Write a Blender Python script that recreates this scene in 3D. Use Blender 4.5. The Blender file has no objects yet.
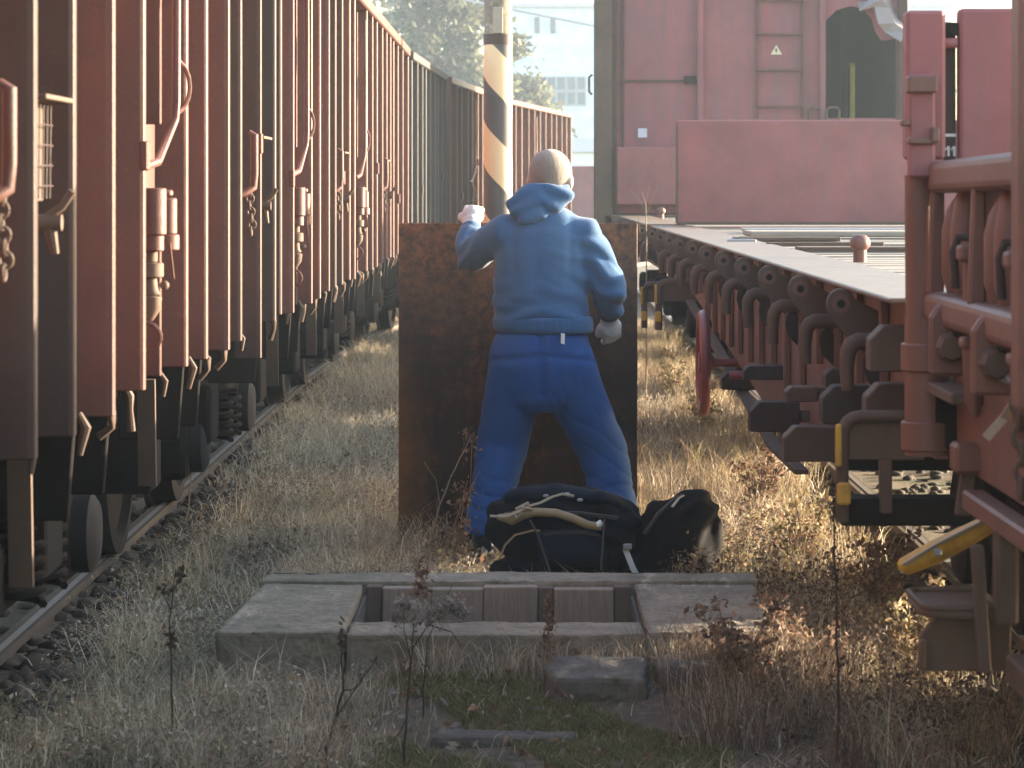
import bpy, math, random
import numpy as np
from mathutils import Vector, Matrix, noise as mnoise

random.seed(7); rng = np.random.default_rng(11)
SC = bpy.context.scene
COL = SC.collection
R = math.radians

# ------------------------------------------------------------------ camera, sky, sun, exposure
CAMZ = 1.56; FPX = 3000.0; VX, VY = 522.0, 186.0
cam_d = bpy.data.cameras.new('camera'); cam = bpy.data.objects.new('camera', cam_d); COL.objects.link(cam)
cam.location = (0, 0, CAMZ); cam.rotation_euler = (R(90), 0, 0)
cam_d.sensor_width = 36; cam_d.lens = FPX * 36 / 1024
cam_d.shift_x = -(VX - 512) / 1024; cam_d.shift_y = -(384 - VY) / 1024
cam_d.clip_start = 0.5; cam_d.clip_end = 2000
cam_d.dof.use_dof = True; cam_d.dof.focus_distance = 12.3; cam_d.dof.aperture_fstop = 11
SC.camera = cam

SUN_EL, SUN_AZ = R(10.5), R(68)          # azimuth measured from +Y (away from camera) towards +X
world = bpy.data.worlds.new("World"); SC.world = world; world.use_nodes = True
wn = world.node_tree; bg = wn.nodes['Background']
sky = wn.nodes.new('ShaderNodeTexSky'); sky.sky_type = 'NISHITA'; sky.sun_disc = False
sky.sun_elevation = SUN_EL; sky.sun_rotation = SUN_AZ; sky.air_density = 1.0; sky.dust_density = 2.0
wn.links.new(sky.outputs[0], bg.inputs[0]); bg.inputs[1].default_value = 0.15
sun_d = bpy.data.lights.new('sun', 'SUN'); sun_d.energy = 5.0; sun_d.angle = R(0.5); sun_d.color = (1, .83, .62)
sun = bpy.data.objects.new('sun', sun_d); COL.objects.link(sun)
S = Vector((math.sin(SUN_AZ) * math.cos(SUN_EL), math.cos(SUN_AZ) * math.cos(SUN_EL), math.sin(SUN_EL)))
sun.rotation_euler = S.to_track_quat('Z', 'Y').to_euler(); sun.location = (20, 20, 15)
vs = SC.view_settings; vs.view_transform = 'Standard'; vs.look = 'None'; vs.exposure = 2.65; vs.gamma = 1
SC.cycles.max_bounces = 6; SC.cycles.volume_bounces = 1; SC.cycles.use_denoising = True

# ------------------------------------------------------------------ helpers
def at(x, y, Y):                        # the point at depth Y seen at pixel x, y
    return Vector(((x - VX) * Y / FPX, Y, CAMZ - (y - VY) * Y / FPX))

def tag(o, label=None, cat=None, group=None, kind=None):
    if label: o['label'] = label
    if cat: o['category'] = cat
    if group: o['group'] = group
    if kind: o['kind'] = kind
    return o

def empty(name, loc=(0, 0, 0), rz=0, label=None, cat=None, group=None):
    o = bpy.data.objects.new(name, None); COL.objects.link(o); o.location = loc; o.rotation_euler = (0, 0, rz)
    o.empty_display_size = .1
    return tag(o, label, cat, group)

class MB:
    def __init__(s, off=(0, 0, 0)):
        s.v = []; s.f = []; s.off = Vector(off)
    def add(s, vs_, fs):
        n = len(s.v); s.v += [Vector(p) - s.off for p in vs_]; s.f += [tuple(i + n for i in f) for f in fs]; return s
    def box(s, x0, x1, y0, y1, z0, z1):
        p = [(x, y, z) for x in (min(x0, x1), max(x0, x1)) for y in (min(y0, y1), max(y0, y1)) for z in (min(z0, z1), max(z0, z1))]
        return s.add(p, [(0, 1, 3, 2), (4, 6, 7, 5), (0, 4, 5, 1), (2, 3, 7, 6), (0, 2, 6, 4), (1, 5, 7, 3)])
    def bar(s, a, b, w, h, up=(0, 0, 1)):   # rectangular bar from a to b
        a = Vector(a); b = Vector(b); d = (b - a).normalized(); up = Vector(up)
        if abs(d.dot(up)) > .97: up = Vector((1, 0, 0))
        u = d.cross(up).normalized() * w / 2; t = u.cross(d).normalized() * h / 2
        p = [a - u - t, a + u - t, a + u + t, a - u + t, b - u - t, b + u - t, b + u + t, b - u + t]
        return s.add(p, [(0, 3, 2, 1), (4, 5, 6, 7), (0, 1, 5, 4), (1, 2, 6, 5), (2, 3, 7, 6), (3, 0, 4, 7)][::1])
    def prism(s, poly, axis, a, b):         # closed polygon (2D) extruded along axis 'x','y','z' from a to b
        def P(q, t):
            return {'x': (t, q[0], q[1]), 'y': (q[0], t, q[1]), 'z': (q[0], q[1], t)}[axis]
        n = len(poly); A = [P(q, a) for q in poly]; B = [P(q, b) for q in poly]
        return s.add(A + B, [tuple(range(n))[::-1], tuple(range(n, 2 * n))] + [(i, (i + 1) % n, n + (i + 1) % n, n + i) for i in range(n)])
    def ring_plate(s, cx, cz, ro, ri, axis, a, b, n=20):   # annulus extruded along axis
        for k in range(n):
            t0, t1 = 2 * math.pi * k / n, 2 * math.pi * (k + 1) / n
            q = [(cx + r * math.cos(t), cz + r * math.sin(t)) for r, t in ((ri, t0), (ro, t0), (ro, t1), (ri, t1))]
            def P(p, t): return {'x': (t, p[0], p[1]), 'y': (p[0], t, p[1]), 'z': (p[0], p[1], t)}[axis]
            s.add([P(p, a) for p in q] + [P(p, b) for p in q], [(0, 3, 2, 1), (4, 5, 6, 7), (0, 1, 5, 4), (1, 2, 6, 5), (2, 3, 7, 6), (3, 0, 4, 7)])
        return s
    def tube(s, pts, rad, n=10, cap=True, flat=None):
        pts = [Vector(p) for p in pts]
        if not hasattr(rad, '__len__'): rad = [rad] * len(pts)
        rings = []; up = None
        for i, p in enumerate(pts):
            d = (pts[min(i + 1, len(pts) - 1)] - pts[max(i - 1, 0)]).normalized()
            if up is None:
                up = Vector((0, 0, 1)) if abs(d.z) < .9 else Vector((1, 0, 0))
            u = d.cross(up).normalized(); w = u.cross(d).normalized(); up = w
            r = rad[i]; rx, ry = (r, r) if not hasattr(r, '__len__') else r
            rings.append([p + u * rx * math.cos(2 * math.pi * k / n) + w * ry * math.sin(2 * math.pi * k / n) for k in range(n)])
        vv = [q for r in rings for q in r]; ff = []
        for i in range(len(rings) - 1):
            for k in range(n):
                a = i * n + k; b = i * n + (k + 1) % n
                ff.append((a, b, b + n, a + n))
        if cap:
            ff.append(tuple(range(n))[::-1]); m = (len(rings) - 1) * n; ff.append(tuple(range(m, m + n)))
        return s.add(vv, ff)
    def cyl(s, a, b, r0, r1=None, n=20):
        return s.tube([a, b], [r0, r0 if r1 is None else r1], n)
    def lathe(s, c, prof, axis='z', n=24):  # prof: (radius, height) pairs
        vv = []; ff = []; c = Vector(c)
        for r, h in prof:
            for k in range(n):
                t = 2 * math.pi * k / n; a, b = r * math.cos(t), r * math.sin(t)
                vv.append(c + Vector({'z': (a, b, h), 'x': (h, a, b), 'y': (b, h, a)}[axis]))
        for i in range(len(prof) - 1):
            for k in range(n):
                ff.append((i * n + k, i * n + (k + 1) % n, (i + 1) * n + (k + 1) % n, (i + 1) * n + k))
        ff.append(tuple(range(n))[::-1]); m = (len(prof) - 1) * n; ff.append(tuple(range(m, m + n)))
        return s.add(vv, ff)
    def ell(s, c, r, rot=None, nu=14, nv=10):
        c = Vector(c); r = Vector(r) if hasattr(r, '__len__') else Vector((r, r, r))
        vv = []; ff = []
        for j in range(nv + 1):
            ph = math.pi * j / nv
            for k in range(nu):
                t = 2 * math.pi * k / nu
                p = Vector((r.x * math.sin(ph) * math.cos(t), r.y * math.sin(ph) * math.sin(t), r.z * math.cos(ph)))
                if rot is not None: p = rot @ p
                vv.append(c + p)
        for j in range(nv):
            for k in range(nu):
                ff.append((j * nu + k, (j + 1) * nu + k, (j + 1) * nu + (k + 1) % nu, j * nu + (k + 1) % nu))
        return s.add(vv, ff)
    def loft(s, rings, n=20):               # rings: (centre, rx, ry) horizontal-ish ellipses
        vv = []; ff = []
        for c, rx, ry in rings:
            for k in range(n):
                t = 2 * math.pi * k / n
                vv.append(Vector(c) + Vector((rx * math.cos(t), ry * math.sin(t), 0)))
        for i in range(len(rings) - 1):
            for k in range(n):
                ff.append((i * n + k, i * n + (k + 1) % n, (i + 1) * n + (k + 1) % n, (i + 1) * n + k))
        ff.append(tuple(range(n))[::-1]); m = (len(rings) - 1) * n; ff.append(tuple(range(m, m + n)))
        return s.add(vv, ff)
    def mesh(s, name):
        me = bpy.data.meshes.new(name); me.from_pydata([tuple(p) for p in s.v], [], s.f); me.validate(); me.update(); return me
    def build(s, name, m, parent=None, bevel=0, smooth=False, seg=1, label=None):
        me = s.mesh(name); o = bpy.data.objects.new(name, me); COL.objects.link(o)
        me.materials.append(m)
        import bmesh
        bm = bmesh.new(); bm.from_mesh(me); bmesh.ops.recalc_face_normals(bm, faces=bm.faces); bm.to_mesh(me); bm.free()
        if smooth: smooth_mesh(me)
        if parent: o.parent = parent
        if bevel:
            b = o.modifiers.new('bevel', 'BEVEL'); b.width = bevel; b.segments = seg; b.limit_method = 'ANGLE'; b.angle_limit = R(40)
        if label: o['label'] = label
        return o

def smooth_mesh(me, ang=40):
    me.polygons.foreach_set('use_smooth', [True] * len(me.polygons))
    try: me.set_sharp_from_angle(angle=R(ang))
    except Exception: pass

def remesh(mb, name, m, parent, voxel, it=5, fold=None, fac=.5):
    me = mb.mesh('tmp'); o = bpy.data.objects.new('tmp', me); COL.objects.link(o)
    import bmesh
    bm = bmesh.new(); bm.from_mesh(me); bmesh.ops.recalc_face_normals(bm, faces=bm.faces); bm.to_mesh(me); bm.free()
    r = o.modifiers.new('r', 'REMESH'); r.mode = 'VOXEL'; r.voxel_size = voxel
    sm = o.modifiers.new('s', 'SMOOTH'); sm.iterations = it; sm.factor = fac
    dg = bpy.context.evaluated_depsgraph_get(); dg.update()
    me2 = bpy.data.meshes.new_from_object(o.evaluated_get(dg)); bpy.data.objects.remove(o); me2.name = name
    if fold:
        nn = [v.normal.copy() for v in me2.vertices]
        for v, q in zip(me2.vertices, nn): v.co += q * fold(v.co, q)
    me2.polygons.foreach_set('use_smooth', [True] * len(me2.polygons))
    me2.materials.clear(); me2.materials.append(m); me2.update()
    o = bpy.data.objects.new(name, me2); COL.objects.link(o)
    if parent: o.parent = parent
    return o

def arc(c, r, a0, a1, n, plane='xz'):
    out = []
    for k in range(n + 1):
        t = R(a0 + (a1 - a0) * k / n); a, b = r * math.cos(t), r * math.sin(t)
        out.append(Vector(c) + Vector({'xz': (a, 0, b), 'yz': (0, a, b), 'xy': (a, b, 0)}[plane]))
    return out

# ------------------------------------------------------------------ materials
def nodes_of(name):
    m = bpy.data.materials.new(name); m.use_nodes = True; nt = m.node_tree
    return m, nt, nt.nodes['Principled BSDF']
def N(nt, t, **kw):
    n = nt.nodes.new(t)
    for k, v in kw.items(): setattr(n, k, v)
    return n
def tex(nt, kind, scale, detail=6, rough=.6, stretch=None, coord='Object', dist=0):
    tc = N(nt, 'ShaderNodeTexCoord'); mp = N(nt, 'ShaderNodeMapping')
    if stretch: mp.inputs['Scale'].default_value = stretch
    nt.links.new(tc.outputs[coord], mp.inputs[0])
    if kind == 'noise':
        t = N(nt, 'ShaderNodeTexNoise'); t.inputs['Scale'].default_value = scale; t.inputs['Detail'].default_value = detail
        t.inputs['Roughness'].default_value = rough; t.inputs['Distortion'].default_value = dist
    elif kind == 'voronoi':
        t = N(nt, 'ShaderNodeTexVoronoi'); t.inputs['Scale'].default_value = scale
    else:
        t = N(nt, 'ShaderNodeTexWave'); t.inputs['Scale'].default_value = scale; t.inputs['Distortion'].default_value = dist; t.inputs['Detail'].default_value = detail
    nt.links.new(mp.outputs[0], t.inputs[0])
    return t.outputs['Fac'] if kind != 'voronoi' else t.outputs['Distance']
def ramp(nt, src, a, b, c0=(0, 0, 0, 1), c1=(1, 1, 1, 1)):
    r = N(nt, 'ShaderNodeValToRGB'); r.color_ramp.elements[0].position = a; r.color_ramp.elements[1].position = b
    r.color_ramp.elements[0].color = c0; r.color_ramp.elements[1].color = c1
    nt.links.new(src, r.inputs[0]); return r.outputs[0]
def mix(nt, fac, a, b, mode='MIX'):
    n = N(nt, 'ShaderNodeMix', data_type='RGBA', blend_type=mode)
    for i, v in ((0, fac), (6, a), (7, b)):
        if isinstance(v, (int, float)): n.inputs[i].default_value = v
        elif isinstance(v, (tuple, list)): n.inputs[i].default_value = (*v[:3], 1)
        else: nt.links.new(v, n.inputs[i])
    return n.outputs[2]
def bump(nt, src, bsdf, strength, dist=.01):
    b = N(nt, 'ShaderNodeBump'); b.inputs['Strength'].default_value = strength; b.inputs['Distance'].default_value = dist
    nt.links.new(src, b.inputs['Height']); nt.links.new(b.outputs[0], bsdf.inputs['Normal'])
def paint(name, base, dirt=(.05, .04, .035), rust=(.11, .045, .02), rough=.5, dirt_amt=.5, rust_amt=.45, scale=1.0, bmp=.25, spec=.5):
    m, nt, b = nodes_of(name)
    n1 = tex(nt, 'noise', 2.2 * scale, 8, .65); n2 = tex(nt, 'noise', 9 * scale, 6, .6, (1, 1, .12)); n3 = tex(nt, 'noise', 26 * scale, 10, .75)
    c = mix(nt, ramp(nt, n1, .3, .75), [x * .72 for x in base], [min(1, x * 1.18) for x in base])
    f = N(nt, 'ShaderNodeMath', operation='MULTIPLY'); nt.links.new(ramp(nt, n2, .42, .75), f.inputs[0]); f.inputs[1].default_value = dirt_amt
    c = mix(nt, f.outputs[0], c, dirt)
    f2 = N(nt, 'ShaderNodeMath', operation='MULTIPLY'); nt.links.new(ramp(nt, n3, .56, .66), f2.inputs[0]); f2.inputs[1].default_value = rust_amt
    c = mix(nt, f2.outputs[0], c, rust)
    nt.links.new(c, b.inputs['Base Color'])
    r = N(nt, 'ShaderNodeMapRange'); nt.links.new(n3, r.inputs[0]); r.inputs[3].default_value = rough - .1; r.inputs[4].default_value = rough + .18
    nt.links.new(r.outputs[0], b.inputs['Roughness'])
    bump(nt, n3, b, bmp, .004)
    b.inputs['Specular IOR Level'].default_value = spec
    return m
def plain(name, col, rough=.7, var=.25, scale=8, bmp=.2, metal=0, dist=.004, stretch=None):
    m, nt, b = nodes_of(name)
    n1 = tex(nt, 'noise', scale, 8, .65, stretch); n2 = tex(nt, 'noise', scale * 6, 6, .6, stretch)
    c = mix(nt, n1, [x * (1 - var) for x in col], [min(1, x * (1 + var)) for x in col])
    c = mix(nt, ramp(nt, n2, .35, .8), c, [x * (1 - var * .8) for x in col])
    nt.links.new(c, b.inputs['Base Color']); b.inputs['Roughness'].default_value = rough; b.inputs['Metallic'].default_value = metal
    bump(nt, n2, b, bmp, dist)
    return m
M = {}
M['oxide'] = paint('red_oxide_paint', (.118, .043, .032), dirt=(.07, .042, .033), rust=(.14, .06, .032), rough=.46, dirt_amt=.75, rust_amt=.6, scale=1.6, bmp=.4, spec=.3)
M['oxide_grey'] = paint('grimy_oxide_paint', (.056, .029, .023), rust=(.085, .045, .025), rough=.5, dirt_amt=.5, rust_amt=.5, scale=1.6, spec=.25)
M['oxide_shade'] = paint('shaded_wagon_paint', (.030, .026, .027), rough=.6)  # dark base colour stands in for a shadow over the third left wagon
M['pink'] = paint('faded_red_paint', (.265, .080, .078), dirt=(.17, .085, .08), rust=(.18, .085, .06), rough=.6, dirt_amt=.5, rust_amt=.3, scale=1.2)
M['pink2'] = paint('faded_wagon_end_paint', (.25, .072, .078), dirt=(.11, .075, .078), rust=(.16, .08, .06), rough=.7, dirt_amt=.75, rust_amt=.35, scale=.8)
M['redbrown'] = paint('rusty_red_paint', (.160, .070, .048), dirt=(.09, .05, .04), rust=(.19, .08, .035), rough=.5, dirt_amt=.5, rust_amt=.5, scale=1.6)
M['rustdark'] = paint('dark_rusted_steel', (.105, .067, .047), dirt=(.06, .043, .035), rust=(.15, .07, .035), rough=.65, scale=2, spec=.3)
M['under'] = paint('greasy_black_steel', (.011, .0095, .009), dirt=(.018, .013, .011), rust=(.034, .018, .012), rough=.85, scale=2, spec=.15)
M['wheel'] = paint('wheel_steel', (.026, .025, .028), dirt=(.03, .025, .02), rust=(.05, .03, .02), rough=.75, scale=3, spec=.2)
M['dusty'] = paint('dusty_dark_steel', (.048, .034, .030), dirt=(.075, .055, .043), rust=(.10, .05, .03), rough=.75, scale=2, spec=.25)
M['yellow'] = paint('worn_yellow_paint', (.55, .33, .04), dirt=(.12, .07, .02), rough=.5, dirt_amt=.5, rust_amt=.35, scale=3)
M['red'] = paint('red_handwheel_paint', (.22, .045, .045), rough=.4, scale=3)
M['rail_side'] = paint('rail_rust', (.10, .078, .062), rust=(.12, .08, .055), rough=.7, scale=3)
M['rail_top'] = plain('rail_running_face', (.25, .24, .24), rough=.45)
M['wood'] = plain('grey_weathered_wood', (.28, .24, .19), rough=.7, var=.4, scale=3, bmp=.5, stretch=(.25, 5, 5))
M['edge'] = paint('worn_edge_steel', (.14, .095, .062), dirt=(.20, .16, .115), rust=(.13, .06, .035), rough=.45, dirt_amt=.7, rust_amt=.6, scale=2)
M['sleeper'] = plain('tarred_sleeper_wood', (.05, .042, .036), rough=.9, var=.4, scale=3, bmp=.6, stretch=(.4, 4, 4))
M['grey_metal'] = plain('bare_grey_steel', (.33, .33, .34), rough=.4, metal=.6)
M['white'] = plain('chalk_white_paint', (.75, .74, .7), rough=.8, var=.1)
M['rope'] = plain('pale_strap_webbing', (.42, .36, .27), rough=.9, scale=40)
M['concrete'] = None
def concrete(name, col, moss=.5):
    m, nt, b = nodes_of(name)
    n1 = tex(nt, 'noise', 3, 10, .7); n2 = tex(nt, 'noise', 45, 8, .7); n3 = tex(nt, 'noise', 7, 8, .7); v = tex(nt, 'voronoi', 60)
    c = mix(nt, ramp(nt, n1, .36, .66), [x * .42 for x in col], col)
    c = mix(nt, ramp(nt, n2, .48, .66), c, [x * .5 for x in col])
    n5 = tex(nt, 'noise', 2.2, 12, .8, (3, .5, 3)); c = mix(nt, ramp(nt, n5, .56, .64), c, [x * 1.35 for x in col])
    f = N(nt, 'ShaderNodeMath', operation='MULTIPLY'); nt.links.new(ramp(nt, n3, .52, .68), f.inputs[0]); f.inputs[1].default_value = moss
    c = mix(nt, f.outputs[0], c, (.06, .065, .03))
    nt.links.new(c, b.inputs['Base Color']); b.inputs['Roughness'].default_value = .92
    h = N(nt, 'ShaderNodeMath', operation='ADD'); nt.links.new(n2, h.inputs[0]); nt.links.new(n1, h.inputs[1])
    bump(nt, h.outputs[0], b, .6, .01)
    return m
M['concrete'] = concrete('weathered_concrete', (.31, .265, .20), .6)
M['concrete2'] = concrete('buried_concrete', (.15, .135, .115), .8)
def rust_plate():
    m, nt, b = nodes_of('rusted_sheet_steel')
    n1 = tex(nt, 'noise', 3.2, 9, .7); n2 = tex(nt, 'noise', 22, 9, .75); n3 = tex(nt, 'noise', 5, 7, .65, (1, 1, .35))
    c = mix(nt, ramp(nt, n1, .35, .7), (.014, .009, .007), (.055, .026, .015))
    f = N(nt, 'ShaderNodeMath', operation='MULTIPLY'); nt.links.new(ramp(nt, n3, .48, .72), f.inputs[0]); nt.links.new(ramp(nt, n2, .42, .7), f.inputs[1])
    c = mix(nt, f.outputs[0], c, (.28, .10, .03))
    tc = N(nt, 'ShaderNodeTexCoord'); sp = N(nt, 'ShaderNodeSeparateXYZ'); nt.links.new(tc.outputs['Object'], sp.inputs[0])
    # a band of brighter rust along the top edge and ochre rust creeping up the left edge (stains with a shape of their own)
    top = N(nt, 'ShaderNodeMapRange'); nt.links.new(sp.outputs['Z'], top.inputs[0]); top.inputs[1].default_value = .75; top.inputs[2].default_value = 1.4
    f3 = N(nt, 'ShaderNodeMath', operation='MULTIPLY'); nt.links.new(top.outputs[0], f3.inputs[0]); nt.links.new(ramp(nt, n2, .4, .75), f3.inputs[1])
    c = mix(nt, f3.outputs[0], c, (.29, .105, .035))
    lf = N(nt, 'ShaderNodeMapRange'); nt.links.new(sp.outputs['X'], lf.inputs[0]); lf.inputs[1].default_value = -.36; lf.inputs[2].default_value = -.52
    lz = N(nt, 'ShaderNodeMapRange'); nt.links.new(sp.outputs['Z'], lz.inputs[0]); lz.inputs[1].default_value = .9; lz.inputs[2].default_value = .45
    f4 = N(nt, 'ShaderNodeMath', operation='MULTIPLY'); nt.links.new(lf.outputs[0], f4.inputs[0]); nt.links.new(lz.outputs[0], f4.inputs[1])
    f5 = N(nt, 'ShaderNodeMath', operation='MULTIPLY'); nt.links.new(f4.outputs[0], f5.inputs[0]); nt.links.new(ramp(nt, n1, .3, .6), f5.inputs[1])
    c = mix(nt, f5.outputs[0], c, (.22, .09, .02))
    nt.links.new(c, b.inputs['Base Color']); b.inputs['Roughness'].default_value = .75
    bump(nt, n2, b, .5, .006)
    return m
M['plate'] = rust_plate()
def fabric(name, col, rough=.9, spec=.3, scale=220, var=.18, sheen=.2, bmp=.35):
    m, nt, b = nodes_of(name)
    n1 = tex(nt, 'noise', 9, 10, .7); n2 = tex(nt, 'noise', scale, 3, .5); n3 = tex(nt, 'noise', 22, 6, .6)
    c = mix(nt, n1, [x * (1 - var) for x in col], [x * (1 + var) for x in col])
    c = mix(nt, ramp(nt, n2, .3, .8), c, [x * .8 for x in col])
    nt.links.new(c, b.inputs['Base Color']); b.inputs['Roughness'].default_value = rough
    b.inputs['Sheen Weight'].default_value = sheen; b.inputs['Specular IOR Level'].default_value = spec
    h = N(nt, 'ShaderNodeMath', operation='ADD'); nt.links.new(n2, h.inputs[0]); nt.links.new(n3, h.inputs[1])
    bump(nt, h.outputs[0], b, bmp, .006)
    return m
M['hoodie'] = fabric('blue_grey_fleece', (.030, .098, .215))
M['trousers'] = fabric('blue_work_cotton', (.020, .082, .265), sheen=.05)
M['glove'] = fabric('white_work_glove', (.55, .54, .52))
M['boot'] = fabric('dark_blue_boot_leather', (.012, .016, .028), rough=.6)
M['bag'] = fabric('black_nylon', (.004, .007, .012), rough=.85, sheen=0, spec=.15)
M['bag2'] = fabric('charcoal_nylon', (.006, .0055, .007), rough=.85, sheen=0, spec=.15)
M['bagblue'] = fabric('navy_nylon', (.007, .014, .026), rough=.8, sheen=0, spec=.15)
M['skin'] = plain('skin', (.40, .26, .20), rough=.55, var=.12, scale=20, bmp=.1)
M['hair'] = fabric('cropped_greying_hair', (.235, .19, .155), scale=260, sheen=.3, var=.35, bmp=.6)
M['hose'] = plain('tan_rubber_hose', (.30, .215, .11), rough=.6, scale=20)

def attr_mat(name, rough=.85, trans=.0):
    m, nt, b = nodes_of(name)
    a = N(nt, 'ShaderNodeAttribute', attribute_name='tint'); nt.links.new(a.outputs['Color'], b.inputs['Base Color'])
    b.inputs['Roughness'].default_value = rough
    if trans:
        t = N(nt, 'ShaderNodeBsdfTranslucent'); nt.links.new(a.outputs['Color'], t.inputs[0])
        mx = N(nt, 'ShaderNodeMixShader'); mx.inputs[0].default_value = trans
        nt.links.new(b.outputs[0], mx.inputs[1]); nt.links.new(t.outputs[0], mx.inputs[2])
        nt.links.new(mx.outputs[0], nt.nodes['Material Output'].inputs[0])
    return m
M['blade'] = attr_mat('dry_grass_blade', .8, .35)
M['leaf'] = attr_mat('leaf', .7, .4)
M['stone'] = attr_mat('ballast_stone', .9)

def raw_mesh(name, verts, polys_n, loops, m, tint=None):
    me = bpy.data.meshes.new(name); me.vertices.add(len(verts)); me.vertices.foreach_set('co', verts.astype(np.float32).ravel())
    me.loops.add(len(loops)); me.loops.foreach_set('vertex_index', loops.astype(np.int32))
    starts = np.concatenate([[0], np.cumsum(polys_n)[:-1]]).astype(np.int32)
    me.polygons.add(len(polys_n)); me.polygons.foreach_set('loop_start', starts); me.polygons.foreach_set('loop_total', polys_n.astype(np.int32))
    if tint is not None:
        a = me.attributes.new('tint', 'FLOAT_COLOR', 'POINT')
        a.data.foreach_set('color', np.concatenate([tint, np.ones((len(tint), 1))], 1).astype(np.float32).ravel())
    me.update(calc_edges=True); me.validate(); me.materials.append(m)
    o = bpy.data.objects.new(name, me); COL.objects.link(o); return o

def gz(x, y):                           # ground height
    b = max(0, min(1, (x + .48) / .12)) * max(0, min(1, (1.05 - x) / .25)) * max(0, min(1, (y - 8.35) / .7)) * max(0, min(1, (9.25 - y) / .06))
    return .085 * b + .030 * mnoise.noise(Vector((x * 1.3, y * .9, 3.1))) + .014 * mnoise.noise(Vector((x * 5, y * 4, 7.7)))
def gza(xs, ys): return np.array([gz(a, b) for a, b in zip(xs, ys)])
PAL_DRY = np.array([(.50, .41, .29), (.37, .295, .21), (.62, .545, .43), (.24, .18, .125), (.44, .385, .30), (.29, .26, .175)])
PAL_GREEN = np.array([(.11, .115, .045), (.15, .145, .06), (.20, .175, .09)])
PAL_GOLD = np.array([(.34, .26, .15), (.40, .33, .21), (.24, .155, .10), (.28, .23, .11), (.17, .15, .08)])
PAL_RUST = np.array([(.21, .125, .08), (.155, .095, .07), (.25, .17, .125), (.12, .08, .06)])
def blades(name, xs, ys, h, w, pal, lean=.8, parts=1, zs=None, z_mean=None):
    n = len(xs); z = gza(xs, ys) if zs is None else zs
    H = h * rng.uniform(.45, 1.25, n); th = rng.uniform(0, 2 * np.pi, n); L = H * lean * rng.uniform(.2, 1.3, n)
    dx, dy = np.cos(th), np.sin(th); ta = rng.uniform(0, 2 * np.pi, n); wx, wy = np.cos(ta) * w / 2, np.sin(ta) * w / 2
    base = np.stack([xs, ys, z - .01], 1); wv = np.stack([wx, wy, np.zeros(n)], 1)
    mid = base + np.stack([dx * L * .35, dy * L * .35, H * .6], 1); tip = base + np.stack([dx * L, dy * L, H * rng.uniform(.7, 1.0, n)], 1)
    V = np.stack([base - wv, base + wv, mid + wv * .8, mid - wv * .8, tip], 1).reshape(-1, 3)
    idx = np.arange(n)[:, None] * 5
    loops = (idx + np.array([[0, 1, 2, 3, 3, 2, 4]])).ravel(); pn = np.tile([4, 3], n)
    col = pal[rng.integers(0, len(pal), n)] * rng.uniform(.65, 1.25, (n, 1))
    return V, pn, loops, np.repeat(col, 5, 0)
def merge(name, lst, m):
    off = 0; Vs, Ps, Ls, Ts = [], [], [], []
    for V, p, l, t in lst:
        Vs.append(V); Ps.append(p); Ls.append(l + off); Ts.append(t); off += len(V)
    return raw_mesh(name, np.concatenate(Vs), np.concatenate(Ps), np.concatenate(Ls), m, np.concatenate(Ts))
def leaves(c, n, rad, size, pal):       # n leaf quads scattered in an ellipsoid round c
    p = rng.normal(0, .5, (n, 3)) * np.array(rad) + np.array(c)
    a = rng.normal(0, 1, (n, 3)); a /= np.linalg.norm(a, axis=1, keepdims=True)
    b = np.cross(a, rng.normal(0, 1, (n, 3))); b /= np.linalg.norm(b, axis=1, keepdims=True)
    s = size * rng.uniform(.5, 1.3, (n, 1)); a = a * s; b = b * s * .5
    V = np.stack([p - a, p + b, p + a, p - b], 1).reshape(-1, 3)
    loops = np.arange(4 * n); pn = np.full(n, 4)
    col = pal[rng.integers(0, len(pal), n)] * rng.uniform(.6, 1.3, (n, 1))
    return V, pn, loops, np.repeat(col, 4, 0)
# ------------------------------------------------------------------ ground and air
def ground_mat():
    m, nt, b = nodes_of('yard_soil')
    n1 = tex(nt, 'noise', 1.3, 8, .65); n2 = tex(nt, 'noise', 14, 10, .75); n3 = tex(nt, 'noise', 90, 6, .7)
    c = mix(nt, ramp(nt, n2, .35, .68), (.075, .060, .045), (.23, .185, .135))
    c = mix(nt, ramp(nt, n1, .5, .62), c, (.085, .088, .042))
    c = mix(nt, ramp(nt, n3, .5, .75), c, (.29, .24, .175))
    nt.links.new(c, b.inputs['Base Color']); b.inputs['Roughness'].default_value = .95
    h = N(nt, 'ShaderNodeMath', operation='ADD'); nt.links.new(n2, h.inputs[0]); nt.links.new(n3, h.inputs[1])
    bump(nt, h.outputs[0], b, .9, .03)
    return m
def ground():
    xs = np.concatenate([-np.geomspace(4, 238, 14)[::-1], np.linspace(-3.8, 3.8, 96), np.geomspace(4, 238, 14)])
    ys = np.concatenate([-np.geomspace(1, 28, 8)[::-1], np.linspace(0, 5, 12), np.linspace(5.1, 20, 170), np.geomspace(20.3, 238, 60)])
    X, Y = np.meshgrid(xs, ys); nx, ny = len(xs), len(ys)
    Z = gza(X.ravel(), Y.ravel())
    far = np.clip((np.hypot(X.ravel(), Y.ravel()) - 30) / 20, 0, 1); Z = Z * (1 - far)
    V = np.stack([X.ravel(), Y.ravel(), Z], 1)
    i = (np.arange(ny - 1)[:, None] * nx + np.arange(nx - 1)[None, :]).ravel()
    loops = np.stack([i, i + 1, i + nx + 1, i + nx], 1).ravel()
    o = raw_mesh('ground', V, np.full(len(i), 4), loops, ground_mat()); tag(o, kind='structure')
    o.data.polygons.foreach_set('use_smooth', [True] * len(o.data.polygons))
ground()
HAZE = .0012
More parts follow.
